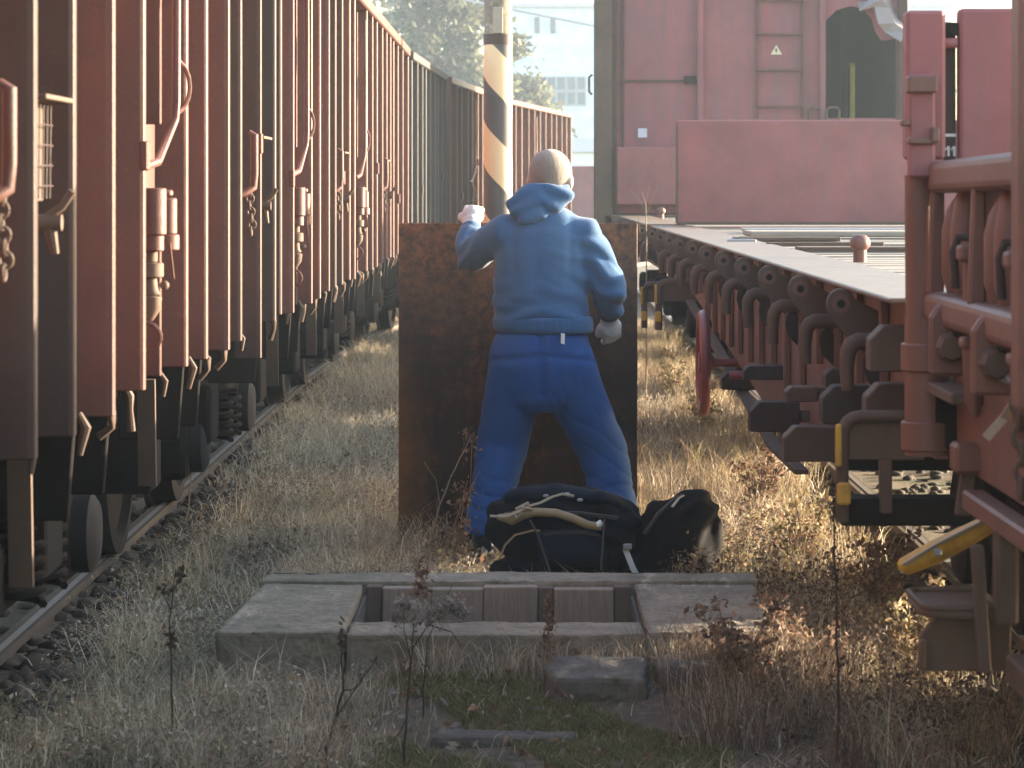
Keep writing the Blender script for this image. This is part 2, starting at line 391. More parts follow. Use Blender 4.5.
def haze():
    o = MB().box(-240, 240, -30, 240, -1.2, 16).build('haze', bpy.data.materials.new('hazy_air')); m = o.data.materials[0]
    m.use_nodes = True; nt = m.node_tree; nt.nodes.remove(nt.nodes['Principled BSDF'])
    v = N(nt, 'ShaderNodeVolumePrincipled'); v.inputs['Color'].default_value = (.70, .86, 1.0, 1); v.inputs['Density'].default_value = HAZE; v.inputs['Anisotropy'].default_value = .3
    nt.links.new(v.outputs[0], nt.nodes['Material Output'].inputs['Volume']); tag(o, kind='stuff'); o['label'] = 'pale hazy air over the rail yard'
haze()

def curve(d): return .003 * max(0, d - 22) ** 2
# ------------------------------------------------------------------ tracks
def track(xn, xf, path, d0, d1, label, step=.66):
    t = empty('railway_track', (0, d0, 0), 0, label, 'railway track', 'tracks on either side of the grass strip')
    prof = [(-.06, -.07), (.06, -.07), (.06, -.055), (.01, -.04), (.01, .03), (.036, .038), (.036, .068), (-.036, .068), (-.036, .038), (-.01, .03), (-.01, -.04), (-.06, -.055)]
    ds = [d0] + list(np.linspace(max(d0, 20), d1, 14))
    for x in (xn, xf):
        mb = MB((0, d0, 0)); vv = []; ff = []; n = len(prof)
        for d in ds:
            for a, b in prof: vv.append((x + path(d) + a, d, b))
        for i in range(len(ds) - 1):
            for k in range(n): ff.append((i * n + k, i * n + (k + 1) % n, (i + 1) * n + (k + 1) % n, (i + 1) * n + k))
        mb.add(vv, ff); r = mb.build('rail', M['rail_side'], t)
        top = MB((0, d0, 0))
        for a, b in zip(ds[:-1], ds[1:]):
            top.add([(x + path(a) - .004, a, .0705), (x + path(a) + .022, a, .0705), (x + path(b) + .022, b, .0705), (x + path(b) - .004, b, .0705)], [(0, 1, 2, 3)])
        top.build('running_face', M['rail_top'], r)
    d = d0 + .3; i = 0
    xm = (xn + xf) / 2
    while d < d1 - .3 and i < 95:
        p = path(d); MB((0, d0, 0)).box(xm + p - 1.25, xm + p + 1.25, d - .12, d + .12, -.19, -.055 + .02 * random.random()).build('sleeper', M['sleeper'], t, bevel=.01)
        d += step; i += 1
    return t
track(-1.69, -3.125, curve, 3, 62, 'rusty railway track under the row of brown open wagons on the left')
track(1.68, 3.115, lambda d: 0, 3, 60, 'rusty railway track under the flat wagons on the right')

# ------------------------------------------------------------------ open wagons (left)
def wheelset(t, y, off=(0, 0, 0), near=-.78, xs=-1, gauge=1.435, frame=True):
    # near: x of the near wheel, xs: direction of the far wheel
    for k, x in enumerate((near, near + xs * gauge)):
        s = -xs if k == 0 else xs
        w = MB(off).lathe((x, y, .52), [(.05, -.07 * s), (.16, -.075 * s), (.17, -.03 * s), (.37, -.03 * s), (.38, -.065 * s), (.485, -.07 * s), (.485, -.05 * s), (.452, -.045 * s), (.448, .065 * s), (.38, .07 * s), (.37, .035 * s), (.17, .03 * s), (.15, .09 * s), (.06, .09 * s)], 'x', 40).build('wheel', M['wheel'], t, smooth=True)
    MB(off).cyl((near, y, .52), (near + xs * gauge, y, .52), .075).build('axle', M['under'], t, smooth=True)
    # axle box
    x = near - xs * .24
    a = MB(off).box(x - .11, x + .11, y - .15, y + .15, .38, .66).build('axle_box', M['under'], t, bevel=.03, seg=2)
    MB(off).lathe((x - xs * .11, y, .52), [(.12, -.0 * xs), (.12, -.05 * xs), (.09, -.07 * xs), (.03, -.075 * xs)], 'x', 20).build('cover', M['wheel'], a, smooth=True)
def bogie(t, y0, y1, side=-.50, off=(0, 0, 0), far=-2.5):
    for x in (side, far):
        poly = [(y0 - .45, .55), (y0 - .30, .72), (y0 + .30, .74), (y0 + .50, .62), (y1 - .5, .62), (y1 - .3, .74), (y1 + .3, .72), (y1 + .45, .55), (y1 + .3, .60), (y1 - .35, .60), (y1 - .55, .44), (y0 + .55, .44), (y0 + .35, .60), (y0 - .3, .60)]
        f = MB(off).prism(poly, 'x', x - .06, x + .06).build('bogie_frame', M['under'], t, bevel=.012)
        for yy in ((y0 + y1) / 2 - .18, (y0 + y1) / 2 + .18):
            MB(off).tube([(x + .085 + .065 * math.cos(a * .7), yy + .065 * math.sin(a * .7), .46 + .0045 * a) for a in range(45)], .012, 6).build('coil_spring', M['under'], f, smooth=True)
def buffers(t, y, s, off=(0, 0, 0), xs=(-.62, -2.38), z=1.04):
    for x in xs:
        b = MB(off).lathe((x, y, z), [(.17, 0), (.17, .03 * s), (.10, .05 * s), (.09, .28 * s), (.065, .28 * s), (.065, .34 * s), ], 'y', 24).build('buffer', M['under'], t, smooth=True)
        MB(off).lathe((x, y, z), [(.10, .34 * s), (.20, .345 * s), (.21, .36 * s), (.15, .385 * s), (.02, .39 * s)], 'y', 28).build('plate', M['rustdark'], b, smooth=True)
def chain(mb, p, n, link=.035, r=.004, sway=.004):
    p = Vector(p)
    for i in range(n):
        a = 0 if i % 2 else math.pi / 2
        c = p - Vector((sway * math.sin(i), 0, i * link * .78))
        pts = [c + Vector((math.cos(a) * .012 * math.cos(t), math.sin(a) * .012 * math.cos(t), link * .5 * math.sin(t))) for t in np.linspace(0, 2 * math.pi, 11)]
        mb.tube(pts, r, 5, cap=False)
def hinge_gear(t, y, near=True):
    # stacked hinge knuckles, bent lever and hook on the side between two ribs
    h = MB()
    h.cyl((.005, y, 1.44), (.005, y, 1.555), .034); h.cyl((.005, y, 1.40), (.005, y, 1.44), .028)
    h.cyl((.025, y + .12, 1.44), (.025, y + .12, 1.53), .026); h.cyl((.025, y + .12, 1.40), (.025, y + .12, 1.44), .032); h.cyl((.025, y + .12, 1.535), (.025, y + .12, 1.55), .016)
    h.box(-.05, 0, y - .02, y + .16, 1.425, 1.465); h.box(-.05, 0, y - .02, y + .16, 1.51, 1.54)
    h.build('door_hinge', M['oxide'], t, bevel=.003, smooth=True)
    k = MB().tube([(-.005, y + .02, 1.41), (-.005, y + .02, 1.372)], [.020, .020], 12); k.tube([(-.004, y + .02, 1.372), (-.004, y + .02, 1.335)], [.034, .034], 12); k.tube([(-.005, y + .02, 1.335), (-.002, y + .02, 1.305), (.0, y + .02, 1.29)], [.018, .018, .024], 12)
    k.tube([(.0, y + .02, 1.29), (-.002, y + .02, 1.262), (-.012, y + .02, 1.24), (-.03, y + .02, 1.228)], [.026, .025, .019, .008], 12); k.ell((.028, y + .05, 1.315), .012); k.build('door_hook', M['rustdark'], t, bevel=.003, smooth=True)
    MB().bar((.035, y + .06, 1.42), (.045, y + .06, 1.33), .008, .014).build('hook_strap', M['oxide'], t)
    for za, zb_ in ((1.065, 1.555), (1.72, 2.55)): MB().box(-.0875, -.028, y + .44, y + .46, za, zb_).build('shade_plate', M['oxide'], t, bevel=.003)  # plates added to darken the panel, gap left for its sunlit patch
    MB().tube([Vector((-.02, y, 1.19)) + Vector((0.045 * math.sin(a), 0, .036 * math.cos(a))) for a in np.linspace(0, math.pi, 10)], .006, 6).build('tie_ring', M['oxide'], t, smooth=True)
    MB().tube([(.012, y + .42, 2.5), (.012, y + .45, 2.15), (.012, y + .44, 1.78), (.012, y + .41, 1.73), (.006, y + .1, 1.62), (-.01, y - .05, 1.605)], .011, 8).build('locking_bar', M['oxide'], t, smooth=True)
    MB().tube([Vector((-.0, y + .5, 1.82)) + Vector((.035 * math.sin(a), .05 * math.sin(a), .07 * math.cos(a))) for a in np.linspace(0, math.pi, 9)], .006, 6).build('guide_loop', M['oxide'], t, smooth=True)
    MB().box(-.075, -.055, y + .02, y + .35, 1.58, 1.80).build('lever_plate', M['oxide'], t, bevel=.004)
def latch_gear(t, y):
    # bent latch arm with a hanging chain, a wire label rack and a dog latch
    MB().tube([(.0, y, 1.74), (.018, y, 1.73), (.018, y, 1.60), (.015, y, 1.555), (-.01, y - .03, 1.535), (-.05, y - .05, 1.525)], [.009, .013, .013, .013, .012, .010], 14).build('latch_arm', M['oxide'], t, smooth=True)
    c = MB(); chain(c, (.006, y + .01, 1.54), 7, .028, .0036); c.build('chain', M['rustdark'], t, smooth=True)
    r = MB().box(-.055, .012, y + .45, y + .79, 1.725, 1.735); r.box(-.052, -.046, y + .47, y + .77, 1.53, 1.725)
    rk = r.build('label_rack', M['rustdark'], t, bevel=.002)
    w = MB()
    for k in range(7): w.tube([(-.03, y + .48 + k * .045, 1.535), (-.028, y + .48 + k * .045, 1.722)], .0018, 5)
    for z in (1.56, 1.60, 1.64, 1.68): w.tube([(-.027, y + .47, z), (-.027, y + .77, z)], .0018, 5)
    w.build('wire_grid', M['oxide_grey'], rk)
    d = MB().cyl((-.06, y + .52, 1.49), (.03, y + .52, 1.49), .016).tube([(.0, y + .52, 1.50), (.03, y + .52, 1.52), (.05, y + .52, 1.55)], .008, 8).tube([(.005, y + .52, 1.49), (.015, y + .53, 1.43)], [.014, .008], 8)
    d.build('dog_latch', M['rustdark'], t, smooth=True)
def open_wagon(y0, y1, ribs, label, mat=None, axles=(), hinges=(), latches=(), grey=(), corner=True, top=2.64, topmat=None):
    mat = mat or M['oxide']; topmat = topmat or mat
    P0 = Vector((-.91 + curve(y0), y0, 0)); P1 = Vector((-.91 + curve(y1), y1, 0)); L = (P1 - P0).length
    t = empty('open_wagon', P0, -math.atan2(P1.x - P0.x, P1.y - P0.y), label, 'wagon', 'open wagons coupled in a train on the left')
    sc_ = L / (y1 - y0)
    zb = 1.06
    MB().box(-.10, -.088, .02, L - .02, zb + .02, top - .02).build('side_wall', mat, t)
    MB().box(-2.93, -2.90, .02, L - .02, zb + .02, top - .02).build('far_side_wall', mat, t)
    for yy in (.0, L - .012): MB().box(-2.9, -.1, yy, yy + .012, zb, top - .03).build('end_wall', M['oxide_grey'] if mat is M['oxide'] else mat, t)
    MB().box(-2.9, -.1, .02, L - .02, 1.16, 1.20).build('floor', M['under'], t)
    MB().box(-.095, .012, 0, L, top - .05, top + .02).build('top_rail', topmat, t, bevel=.008)
    MB().box(-2.95, -2.86, 0, L, top - .05, top + .02).build('far_top_rail', topmat, t, bevel=.008)
    MB().box(-.16, -.103, 0, L, 1.075, 1.13).build('side_sill', mat, t, bevel=.005)
    MB().box(-1.9, -1.1, .3, L - .3, .86, 1.08).build('centre_sill', M['under'], t, bevel=.01)
    for r in ribs:
        y = (r - y0) * sc_
        is_c = corner and (y > L - .2)
        j = random.uniform(-.006, .006)
        g = any(a <= r <= b for a, b in grey)
        rb = MB()
        rb.prism([(-.09, y - .028), (-.012, y - .020), (.0 + j, y - .015), (.0 + j, y + .015), (-.012, y + .020), (-.09, y + .03)], 'z', zb - (.10 if is_c else random.uniform(-.01, .012)), top - .05)
        rb.build('rib', M['oxide_grey'] if g else mat, t, bevel=.003)
    for r in ribs[2::5]:
        y = (r - y0) * sc_; z = random.uniform(1.4, 1.7); MB().box(-.012, .007, y - .024, y + .03, z, z + .07).build('rib_patch', mat, t, bevel=.003)
    for r in hinges: hinge_gear(t, (r - y0) * sc_)
    for r in latches: latch_gear(t, (r - y0) * sc_)
    for i, a in enumerate(axles):
        wheelset(t, (a - y0) * sc_)
    for a, b in zip(axles[::2], axles[1::2]): bogie(t, (a - y0) * sc_, (b - y0) * sc_)
    buffers(t, 0, -1); buffers(t, L, 1)
    # gear hanging below the side sill
    k = 0; y = .45
    while y < L - .3:
        kind = (0, 1, 2, 0)[k % 4]; k += 1
        if kind == 0:
            MB().prism([(-.30, .80), (-.12, .80), (-.10, 1.06), (-.30, 1.06)], 'y', y, y + .02).build('hanger_plate', M['under'], t, bevel=.004)
            j = random.uniform(-.025, .02); MB().tube([(-.10, y + .16, 1.08), (-.06 + j, y + .16, 1.03), (-.06 + j, y + .17, 1.0), (-.075, y + .18, .96 + j)], [.008, .013, .008, .011], 8).build('door_bolt', M['rustdark'], t, smooth=True)
        elif kind == 1:
            MB().box(-.70, -.34, y, y + .3, .52, .76).build('brake_box', M['under'], t, bevel=.02, seg=2)
            MB().tube([(-.06, y + .1, 1.07), (-.04, y + .1, 1.04), (-.045, y + .1, 1.0)], [.007, .010, .006], 8).build('door_bolt', M['rustdark'], t, smooth=True)
        elif kind == 2:
            MB().lathe((-.85, y, .72), [(.05, 0), (.14, .03), (.15, .1), (.15, .55), (.13, .63), (.05, .66)], 'y', 20).build('air_reservoir', M['under'], t, smooth=True)
            MB().bar((-.14, y, 1.02), (-.14, y + .03, .72), .05, .02, (0, 1, 0)).build('hanger_strap', M['rustdark'], t)
            MB().tube([(-.045, y + .2, 1.07), (-.03, y + .2, 1.04), (-.045, y + .21, .98)], [.007, .012, .007], 8).build('door_bolt', M['rustdark'], t, smooth=True)
        else:
            b = MB()
            for q in (0, .28): b.bar((-.18, y + q, 1.02), (-.18, y + q, .55), .035, .012, (0, 1, 0))
            b.box(-.30, -.16, y - .02, y + .31, .54, .565).build('foot_step', M['under'], t, bevel=.003)
        y += random.uniform(.48, .62)
    return t
nearribs = [3.6, 4.1, 4.62, 5.08, 5.61, 6.12, 6.66, 7.26, 8.20, 8.72, 9.29, 9.75, 10.44]
open_wagon(2.5, 10.47, nearribs, 'large red brown open wagon nearest on the left, with chain and label rack', axles=(3.4, 5.2, 7.15, 9.0), hinges=(7.35,), latches=(5.22, 10.0), grey=((5.5, 6.13), (9.7, 10.6)))
open_wagon(11.1, 23.9, [11.12, 11.42, 11.9, 13.0, 13.55, 14.1, 14.7, 15.25, 15.9, 16.4, 17.6, 18.2, 18.8, 19.5, 20.1, 20.7, 21.3, 22.0, 22.7, 23.86],
           'long red brown open wagon beyond the gap, second from the camera in the left train', axles=(12.15, 14.2, 20.6, 22.5), hinges=(12.05, 16.6), latches=(14.75,19.6), grey=((11.1, 11.45), (14.6, 15.3), (18.9, 19.2)))
open_wagon(24.5, 29.5, list(np.linspace(24.52, 29.46, 9)), 'short open wagon in the curve of the left train, coloured dark grey for shadow', mat=M['oxide_shade'], axles=(25.4, 28.6))
open_wagon(30.1, 37.2, list(np.linspace(30.12, 37.16, 12)), 'faded brown open wagon left of the striped pole', axles=(31.2, 36.1), hinges=(32.4,), latches=(34.6,), topmat=M['oxide'])
open_wagon(37.8, 45.6, list(np.linspace(37.82, 45.56, 12)), 'farthest brown open wagon, ending right of the striped pole', axles=(38.9, 44.5), hinges=(40.3,), latches=(42.6,))
# ------------------------------------------------------------------ right track: wagon with a broken end wall
def box_wagon():
    L0 = (.68, 28.5, 0); t = empty('covered_wagon', L0, 0, 'tall faded red covered wagon with a ragged dark hole in its end wall', 'wagon')
    x0, x1, y0, y1, zb, zt = .70, 3.59, 28.5, 33.4, 1.30, 4.1
    P = lambda x, y: at(x, y, y0)
    hx0, hx1 = P(826, 0).x, P(897, 0).x; hz0 = P(0, 118).z; hz1 = P(0, 8).z
    # end wall, cut round the ragged hole
    rag = [(hx0, hz1 - .12), (hx0 + .10, hz1 - .02), (hx0 + .24, hz1 + .02), (hx0 + .36, hz1 - .01), (hx0 + .44, hz1 - .10), (hx0 + .47, hz1 - .22), (hx0 + .53, hz1 - .31), (hx1, hz1 - .29)]
    e = MB(L0); ya, yb = y0, y0 + .05
    e.box(x0, hx0, ya, yb, zb, zt); e.box(hx1, x1, ya, yb, zb, zt); e.box(hx0, hx1, ya, yb, zb, hz0)
    e.prism([(hx1, zt), (hx0, zt)] + rag, 'y', ya, yb)
    e.build('end_wall', M['pink2'], t)
    tm = MB(L0)   # bent-out flap of torn sheet
    pts = [(hx0 + .30, hz1 + .02), (hx0 + .42, hz1 + .03), (hx0 + .50, hz1 - .05), (hx0 + .55, hz1 - .2), (hx0 + .66, hz1 - .28)]
    vv = []; 
    for i, (a, b) in enumerate(pts):
        vv += [(a, y0 - .012, b + .03), (a + .03 * math.sin(i * 2), y0 - .13 - .03 * math.cos(i * 3), b - .06 + .05 * math.sin(i * 2.3)), (a + .09, y0 - .10 + .03 * math.sin(i * 4), b + .05), (a + .10, y0 - .012, b + .16)]
    ff = [(i * 4 + k, i * 4 + k + 1, i * 4 + k + 5, i * 4 + k + 4) for i in range(len(pts) - 1) for k in range(3)]
    o = tm.add(vv, ff).build('torn_sheet', plain('torn_grey_sheet', (.22, .19, .19), rough=.7), t); s = o.modifiers.new('s', 'SOLIDIFY'); s.thickness = .008
    MB(L0).box(x0 + .14, x0 + .17, y0 + .055, y1, zb, zt).build('side_wall', M['redbrown'], t)
    lin = plain('shade_lining', (.008, .011, .010), rough=.95, var=.2)  # near-black inner panels and floor, the hole's deep shade put into the colour
    MB(L0).box(x0 + .18, x1 - .04, y1 - .06, y1 - .02, zb, zt).build('shade_panel', lin, t)
    MB(L0).box(x0 + .175, x0 + .18, y0 + .06, y1 - .07, zb, zt).build('shade_panel', lin, t)
    MB(L0).box(x1 - .04, x1 - .034, y0 + .06, y1 - .07, zb, zt).build('shade_panel', lin, t)
    MB(L0).box(x1 - .03, x1, y0 + .055, y1, zb, zt).build('side_wall', M['redbrown'], t)
    MB(L0).box(x0 + .14, x1, y1, y1 + .05, zb, zt).build('end_wall', M['pink2'], t)
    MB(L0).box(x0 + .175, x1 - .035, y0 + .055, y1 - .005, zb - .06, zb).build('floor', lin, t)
    n = 10; arcp = [(x0 + .10 + (x1 - x0 - .06) * k / n, zt + .28 * math.sin(math.pi * k / n)) for k in range(n + 1)]
    MB(L0).prism(arcp + [(x1 + .04, zt - .04), (x0 + .10, zt - .04)], 'y', y0 - .05, y1 + .1).build('roof', M['oxide_grey'], t)
    # posts and rails on the end wall
    MB(L0).box(P(595, 0).x - .012, P(612, 0).x, y0 - .10, y0 - .003, .96, zt).build('corner_post', M['rustdark'], t, bevel=.01)
    MB(L0).box(P(612, 0).x + .002, P(617, 0).x, y0 - .05, y0 - .003, 1.3, zt).build('corner_angle', M['oxide_grey'], t, bevel=.004)
    for xx, w in ((700, 6), (822, 6)):
        MB(L0).box(P(xx - w / 2, 0).x, P(xx + w / 2, 0).x, y0 - .07, y0 - .003, 1.33, zt).build('post', M['pink2'], t, bevel=.01)
    for xx in (905,): MB(L0).box(P(897, 0).x, P(908, 0).x, y0 - .06, y0 - .003, 1.0, zt).build('corner_post', M['oxide_grey'], t, bevel=.01)
    # recessed left door panel outline
    d = MB(L0); d.box(P(622, 0).x, P(697, 0).x, y0 - .02, y0 - .004, P(0, 82).z, P(0, 80).z); d.box(P(621, 0).x, P(624, 0).x, y0 - .018, y0 - .003, 1.6, 4); d.build('seam', M['oxide_grey'], t)
    MB(L0).box(P(684, 0).x, P(696, 0).x, y0 - .05, y0 - .022, P(0, 84).z, P(0, 76).z).build('bracket', M['under'], t, bevel=.004)
    # ladder
    ld = MB(L0)
    for yy in (1, 35, 71, 107): ld.tube([P(757, yy) - Vector((0, .03, 0)), P(757, yy) - Vector((0, .08, 0)), P(802, yy) - Vector((0, .08, 0)), P(802, yy) - Vector((0, .03, 0))], .014, 8)
    for xx in (757, 802): ld.box(P(xx - 1, 0).x, P(xx + 1, 0).x, y0 - .035, y0 - .002, 2.2, 4)
    ld.build('ladder', M['oxide'], t, smooth=True)
    q = MB(L0); q.prism([(P(770.5, 0).x, P(0, 54.5).z), (P(782, 0).x, P(0, 54.5).z), (P(776.3, 0).x, P(0, 45).z)], 'y', y0 - .008, y0 - .001); wsgn = q.build('warning_triangle', plain('pale_yellow_sign', (.62, .55, .35), var=.1), t)
    b = [(775.6, 48.5), (777.4, 48.5), (776.2, 50.6), (777.5, 50.6), (775.6, 53.8), (776.1, 51.5), (775.0, 51.5)]
    MB(L0).prism([(P(x, 0).x, P(0, y).z) for x, y in b], 'y', y0 - .010, y0 - .0085).build('lightning_mark', M['under'], wsgn)
    MB(L0).box(P(638, 0).x, P(647, 0).x, y0 - .006, y0 - .001, P(0, 137.5).z, P(0, 128.5).z).build('paper_label', plain('grey_paper', (.5, .5, .55), var=.08), t)
    # headstock board and hooks
    MB(L0).box(P(616, 0).x, x1, y0 - .16, y0 - .004, 1.38, P(0, 147).z).build('headstock_board', M['pink'], t, bevel=.012)
    MB(L0).box(P(603, 0).x, x1 - .05, y0 - .10, y0 + .02, 1.0, 1.29).build('headstock', M['rustdark'], t, bevel=.01)
    h = MB(L0)
    for xx in (813, 831):
        c = P(xx, 114); h.tube([c + Vector((-.05, -.08, -.07)), c + Vector((-.05, -.08, .03)), c + Vector((-.02, -.08, .06)), c + Vector((.05, -.08, .06)), c + Vector((.07, -.08, .03)), c + Vector((.07, -.08, -.07))], .012, 8)
    h.build('grab_handle', M['rustdark'], t, smooth=True)
    MB(L0).tube([P(594, 75) - Vector((.02, .1, 0)), P(591, 78) - Vector((.02, .1, 0)), P(591, 92) - Vector((.02, .1, 0)), P(594, 95) - Vector((.02, .1, 0))], .012, 8).build('side_handle', M['rustdark'], t, smooth=True)
    MB(L0).box(P(864, 0).x, P(869, 0).x, y0 + 1.2, y0 + 1.3, 1.32, P(0, 58).z).build('yellow_bar', plain('bright_yellow_paint', (.80, .66, .14)), t)
    for a in (29.9, 32.2): wheelset(t, a, L0, near=1.68, xs=1)
    MB(L0).box(1.4, 2.9, 28.9, 33, .75, 1.23).build('underframe', M['under'], t)
    buffers(t, 28.4, -1, L0, xs=(1.52, 3.27))
box_wagon()

# ------------------------------------------------------------------ flat wagons (right)
XS = .90; ZD = 1.285
def deck_planks(t, L0, ya, yb, n):
    # weathered planks across the deck, one mesh, slightly uneven
    mb = MB(L0); w = (yb - ya) / n
    for k in range(n):
        z = ZD - .02 + random.uniform(-.006, .006); g = random.uniform(.004, .012)
        mb.box(XS + .30 + random.uniform(0, .02), 3.55, ya + k * w + g, ya + (k + 1) * w - g, z - .05, z)
    return mb.build('deck_boards', M['wood'], t, bevel=.004)
def lobe(t, L0, y):      # eyed bracket across the sill
    x, z = XS - .012, 1.232
    pts = [(x + .105, z - .02)]
    for k in range(0, 13):
        a = R(20 + k * 17); pts.append((x + .04 * math.cos(a), z + .043 * math.sin(a)))
    pts += [(x - .036, z - .03), (x + .01, z - .085), (x + .06, z - .135), (x + .105, z - .14)]
    o = MB(L0).prism(pts, 'y', y - .012, y + .012).build('eye_bracket', M['rustdark'], t, bevel=.003)
    MB(L0).ring_plate(x, z, .026, .012, 'y', y - .016, y + .016, 16).build('eye', M['redbrown'], o)
    MB(L0).cyl((x, y - .0135, z), (x, y + .0135, z), .0125).build('eye_pin', M['under'], o)
def hook(t, L0, y):      # thick bent stake hook below the bracket, with its wedge leaf
    x, z = XS, 1.09
    c = [(x + .12, y, z + .045), (x + .05, y, z + .05)] + [(x + .02 + .035 * math.cos(R(a)), y, z + .01 + .04 * math.sin(R(a))) for a in (70, 100, 130, 160, 180)] + [(x - .018, y, z - .03), (x - .015, y, z - .085)]
    MB(L0).tube(c, [.02, .022, .023, .023, .023, .023, .022, .02, .017], 12).build('stake_hook', M['rustdark'], t, smooth=True)
    lf = [(x + .035, z + .01), (x + .06, z + .035), (x + .085, z - .01), (x + .10, z - .10), (x + .085, z - .105), (x + .04, z - .06), (x + .03, z - .02)]
    MB(L0).prism(lf, 'y', y + .03, y + .045).build('wedge_leaf', M['dusty'], t, bevel=.003)
def ch_block(t, L0, xa, xb, za, zb, y, th=.02, c=.03, m='under', name='stake_pocket', deep=.10):
    pts = [(xa, za), (xb, za), (xb, zb), (xa + c, zb), (xa, zb - c)]
    o = MB(L0).prism(pts, 'y', y, y + deep).build(name, M[m], t, bevel=.004); return o
def end_board(t, L0, xa, xb, y, z0, z1, name='end_board'):
    o = MB(L0).box(xa, xb, y, y + .06, z0, z1).build(name, M['pink'], t, bevel=.012, seg=2)
    MB(L0).box(xa + .02, xb - .02, y - .012, y - .001, z0, z0 + .02).build('bottom_strip', M['rustdark'], o, bevel=.003)
    MB(L0).box(xa - .003, xa + .012, y - .006, y + .066, z0 + .01, z1 - .04).build('edge_strip', M['rustdark'], o)
    return o
def flat_wagon():
    L0 = (2.4, 7.25, 0); y0, y1 = 7.25, 20.95
    t = empty('flat_wagon', L0, 0, 'flat wagon with sunlit plank deck, eyed brackets and a raised pink end board', 'wagon', 'flat wagons on the right track')
    # deck
    deck_planks(t, L0, y0 + .2, 20.7, 58)
    MB(L0).box(XS, XS + .29, y0 + .1, y1, ZD - .014, ZD).build('deck_edge', M['edge'], t, bevel=.004)
    MB(L0).box(3.56, 3.9, y0 + .1, y1, ZD - .014, ZD).build('far_deck_edge', M['redbrown'], t, bevel=.004)
    MB(L0).prism([(y0, .90), (9.6, .84), (10.4, .64), (11.6, .62), (14.6, .78), (17.5, .93), (y1, .96), (y1, ZD - .016), (y0, ZD - .016)], 'x', XS + .10, XS + .13).build('side_sill', M['redbrown'], t)
    MB(L0).box(3.70, 3.73, y0, y1, .85, ZD - .016).build('far_side_sill', M['redbrown'], t)
    y = y0 + .3
    while y < y1 - .1: MB(L0).box(XS + .075, XS + .098, y, y + .06, .97 if y > 16 or y < 10.3 else .80, ZD - .02).build('sill_rib', M['redbrown'], t, bevel=.003); y += .6
    # fish-belly lower beam
    fb = [(10.5, .58), (11.6, .56), (14.6, .74), (17.5, .90), (y1, .955), (y1, .975), (17.5, .955), (14.6, .86), (12, .80), (10.5, .80)]
    MB(L0).prism(fb, 'x', XS + .20, XS + .24).build('truss_beam', M['rustdark'], t, bevel=.006)
    MB(L0).prism([(10.45, .555), (11.6, .545), (14.6, .725), (17.4, .885), (17.4, .90), (14.6, .742), (11.6, .562), (10.45, .572)], 'x', XS + .05, XS + .098).build('truss_flange', M['rustdark'], t)
    MB(L0).box(1.9, 2.9, y0 + .2, y1 - .2, .95, 1.2).build('centre_sill', M['under'], t)
    for y in np.arange(8.36, 20.6, 1.215): lobe(t, L0, y)
    for y in np.arange(8.15, 20.0, 1.205): hook(t, L0, y)
    # stake pockets and steps hung across the sill (chamfered boxes, seen end on)
    B = lambda xa, ya_, xb, yb_, Y: (at(xa, 0, Y).x, at(xb, 0, Y).x, at(0, yb_, Y).z, at(0, ya_, Y).z)
    for (xa, ya_, xb, yb_, Y, m_) in ((870, 326, 916, 372, 7.55, 'rustdark'), (822, 386, 872, 424, 8.2, 'dusty'), (866, 384, 916, 422, 7.7, 'rustdark'), (825, 369, 847, 387, 8.9, 'dusty'),
                                     (750, 402, 800, 432, 10.4, 'dusty'), (784, 427, 836, 462, 9.4, 'rustdark'), (786, 387, 818, 402, 9.7, 'rustdark'), (744, 366, 786, 380, 11.2, 'dusty'), (722, 372, 756, 390, 13.2, 'dusty')):
        xa_, xb_, z0, z1 = B(xa, ya_, xb, yb_, Y); ch_block(t, L0, xa_, xb_, z0, z1, Y, c=min(.035, (z1 - z0) * .35), m=m_)
        MB(L0).box(xb_ - .03, XS + .14, Y + .02, Y + .05, (z0 + z1) / 2 - .02, (z0 + z1) / 2 + .02).build('pocket_arm', M['rustdark'], t)
    # brackets with rounded tube frames and yellow edges, near corner and far bogie
    for (xa, ya_, xb, yb_, Y) in ((836, 410, 925, 522, 7.45), (655, 278, 700, 330, 17.6), (641, 281, 664, 328, 19.6)):
        z1 = at(0, ya_, Y).z; z0 = at(0, yb_, Y).z; xa_ = at(xa, 0, Y).x; xb_ = at(xb, 0, Y).x; h = z1 - z0
        r = .016 if Y < 10 else .022
        rr = h * .16
        f = MB(L0).tube([(xa_ + r, Y, z0)] + [(xa_ + r, Y, z0 + h * .5)] + [(xa_ + r + rr - rr * math.cos(R(a)), Y, z1 - r - rr + rr * math.sin(R(a))) for a in (0, 22, 45, 67, 90)] + [(xb_, Y, z1 - r)], r, 10).build('step_bracket', M['rustdark'], t, smooth=True)
        MB(L0).box(xa_ + .028, xb_, Y + .005, Y + .02, z1 - h * .45, z1 - .02).build('step_panel', M['rustdark'], f, bevel=.003)
        MB(L0).box(xa_ - .004, xa_ + .012, Y - .03, Y - .014, z0 + h * .50, z1 - h * .12).build('yellow_edge', M['yellow'], f, bevel=.004)
        MB(L0).box(xa_, xa_ + .034, Y - .03, Y - .012, z0 + h * .16, z0 + h * .36).build('yellow_pad', M['yellow'], f, bevel=.006)
        MB(L0).box(xa_ + .002, xa_ + .03, Y - .008, Y + .03, z0 + h * .1, z0 + h * .62).build('bracket_leg', M['rustdark'], f)
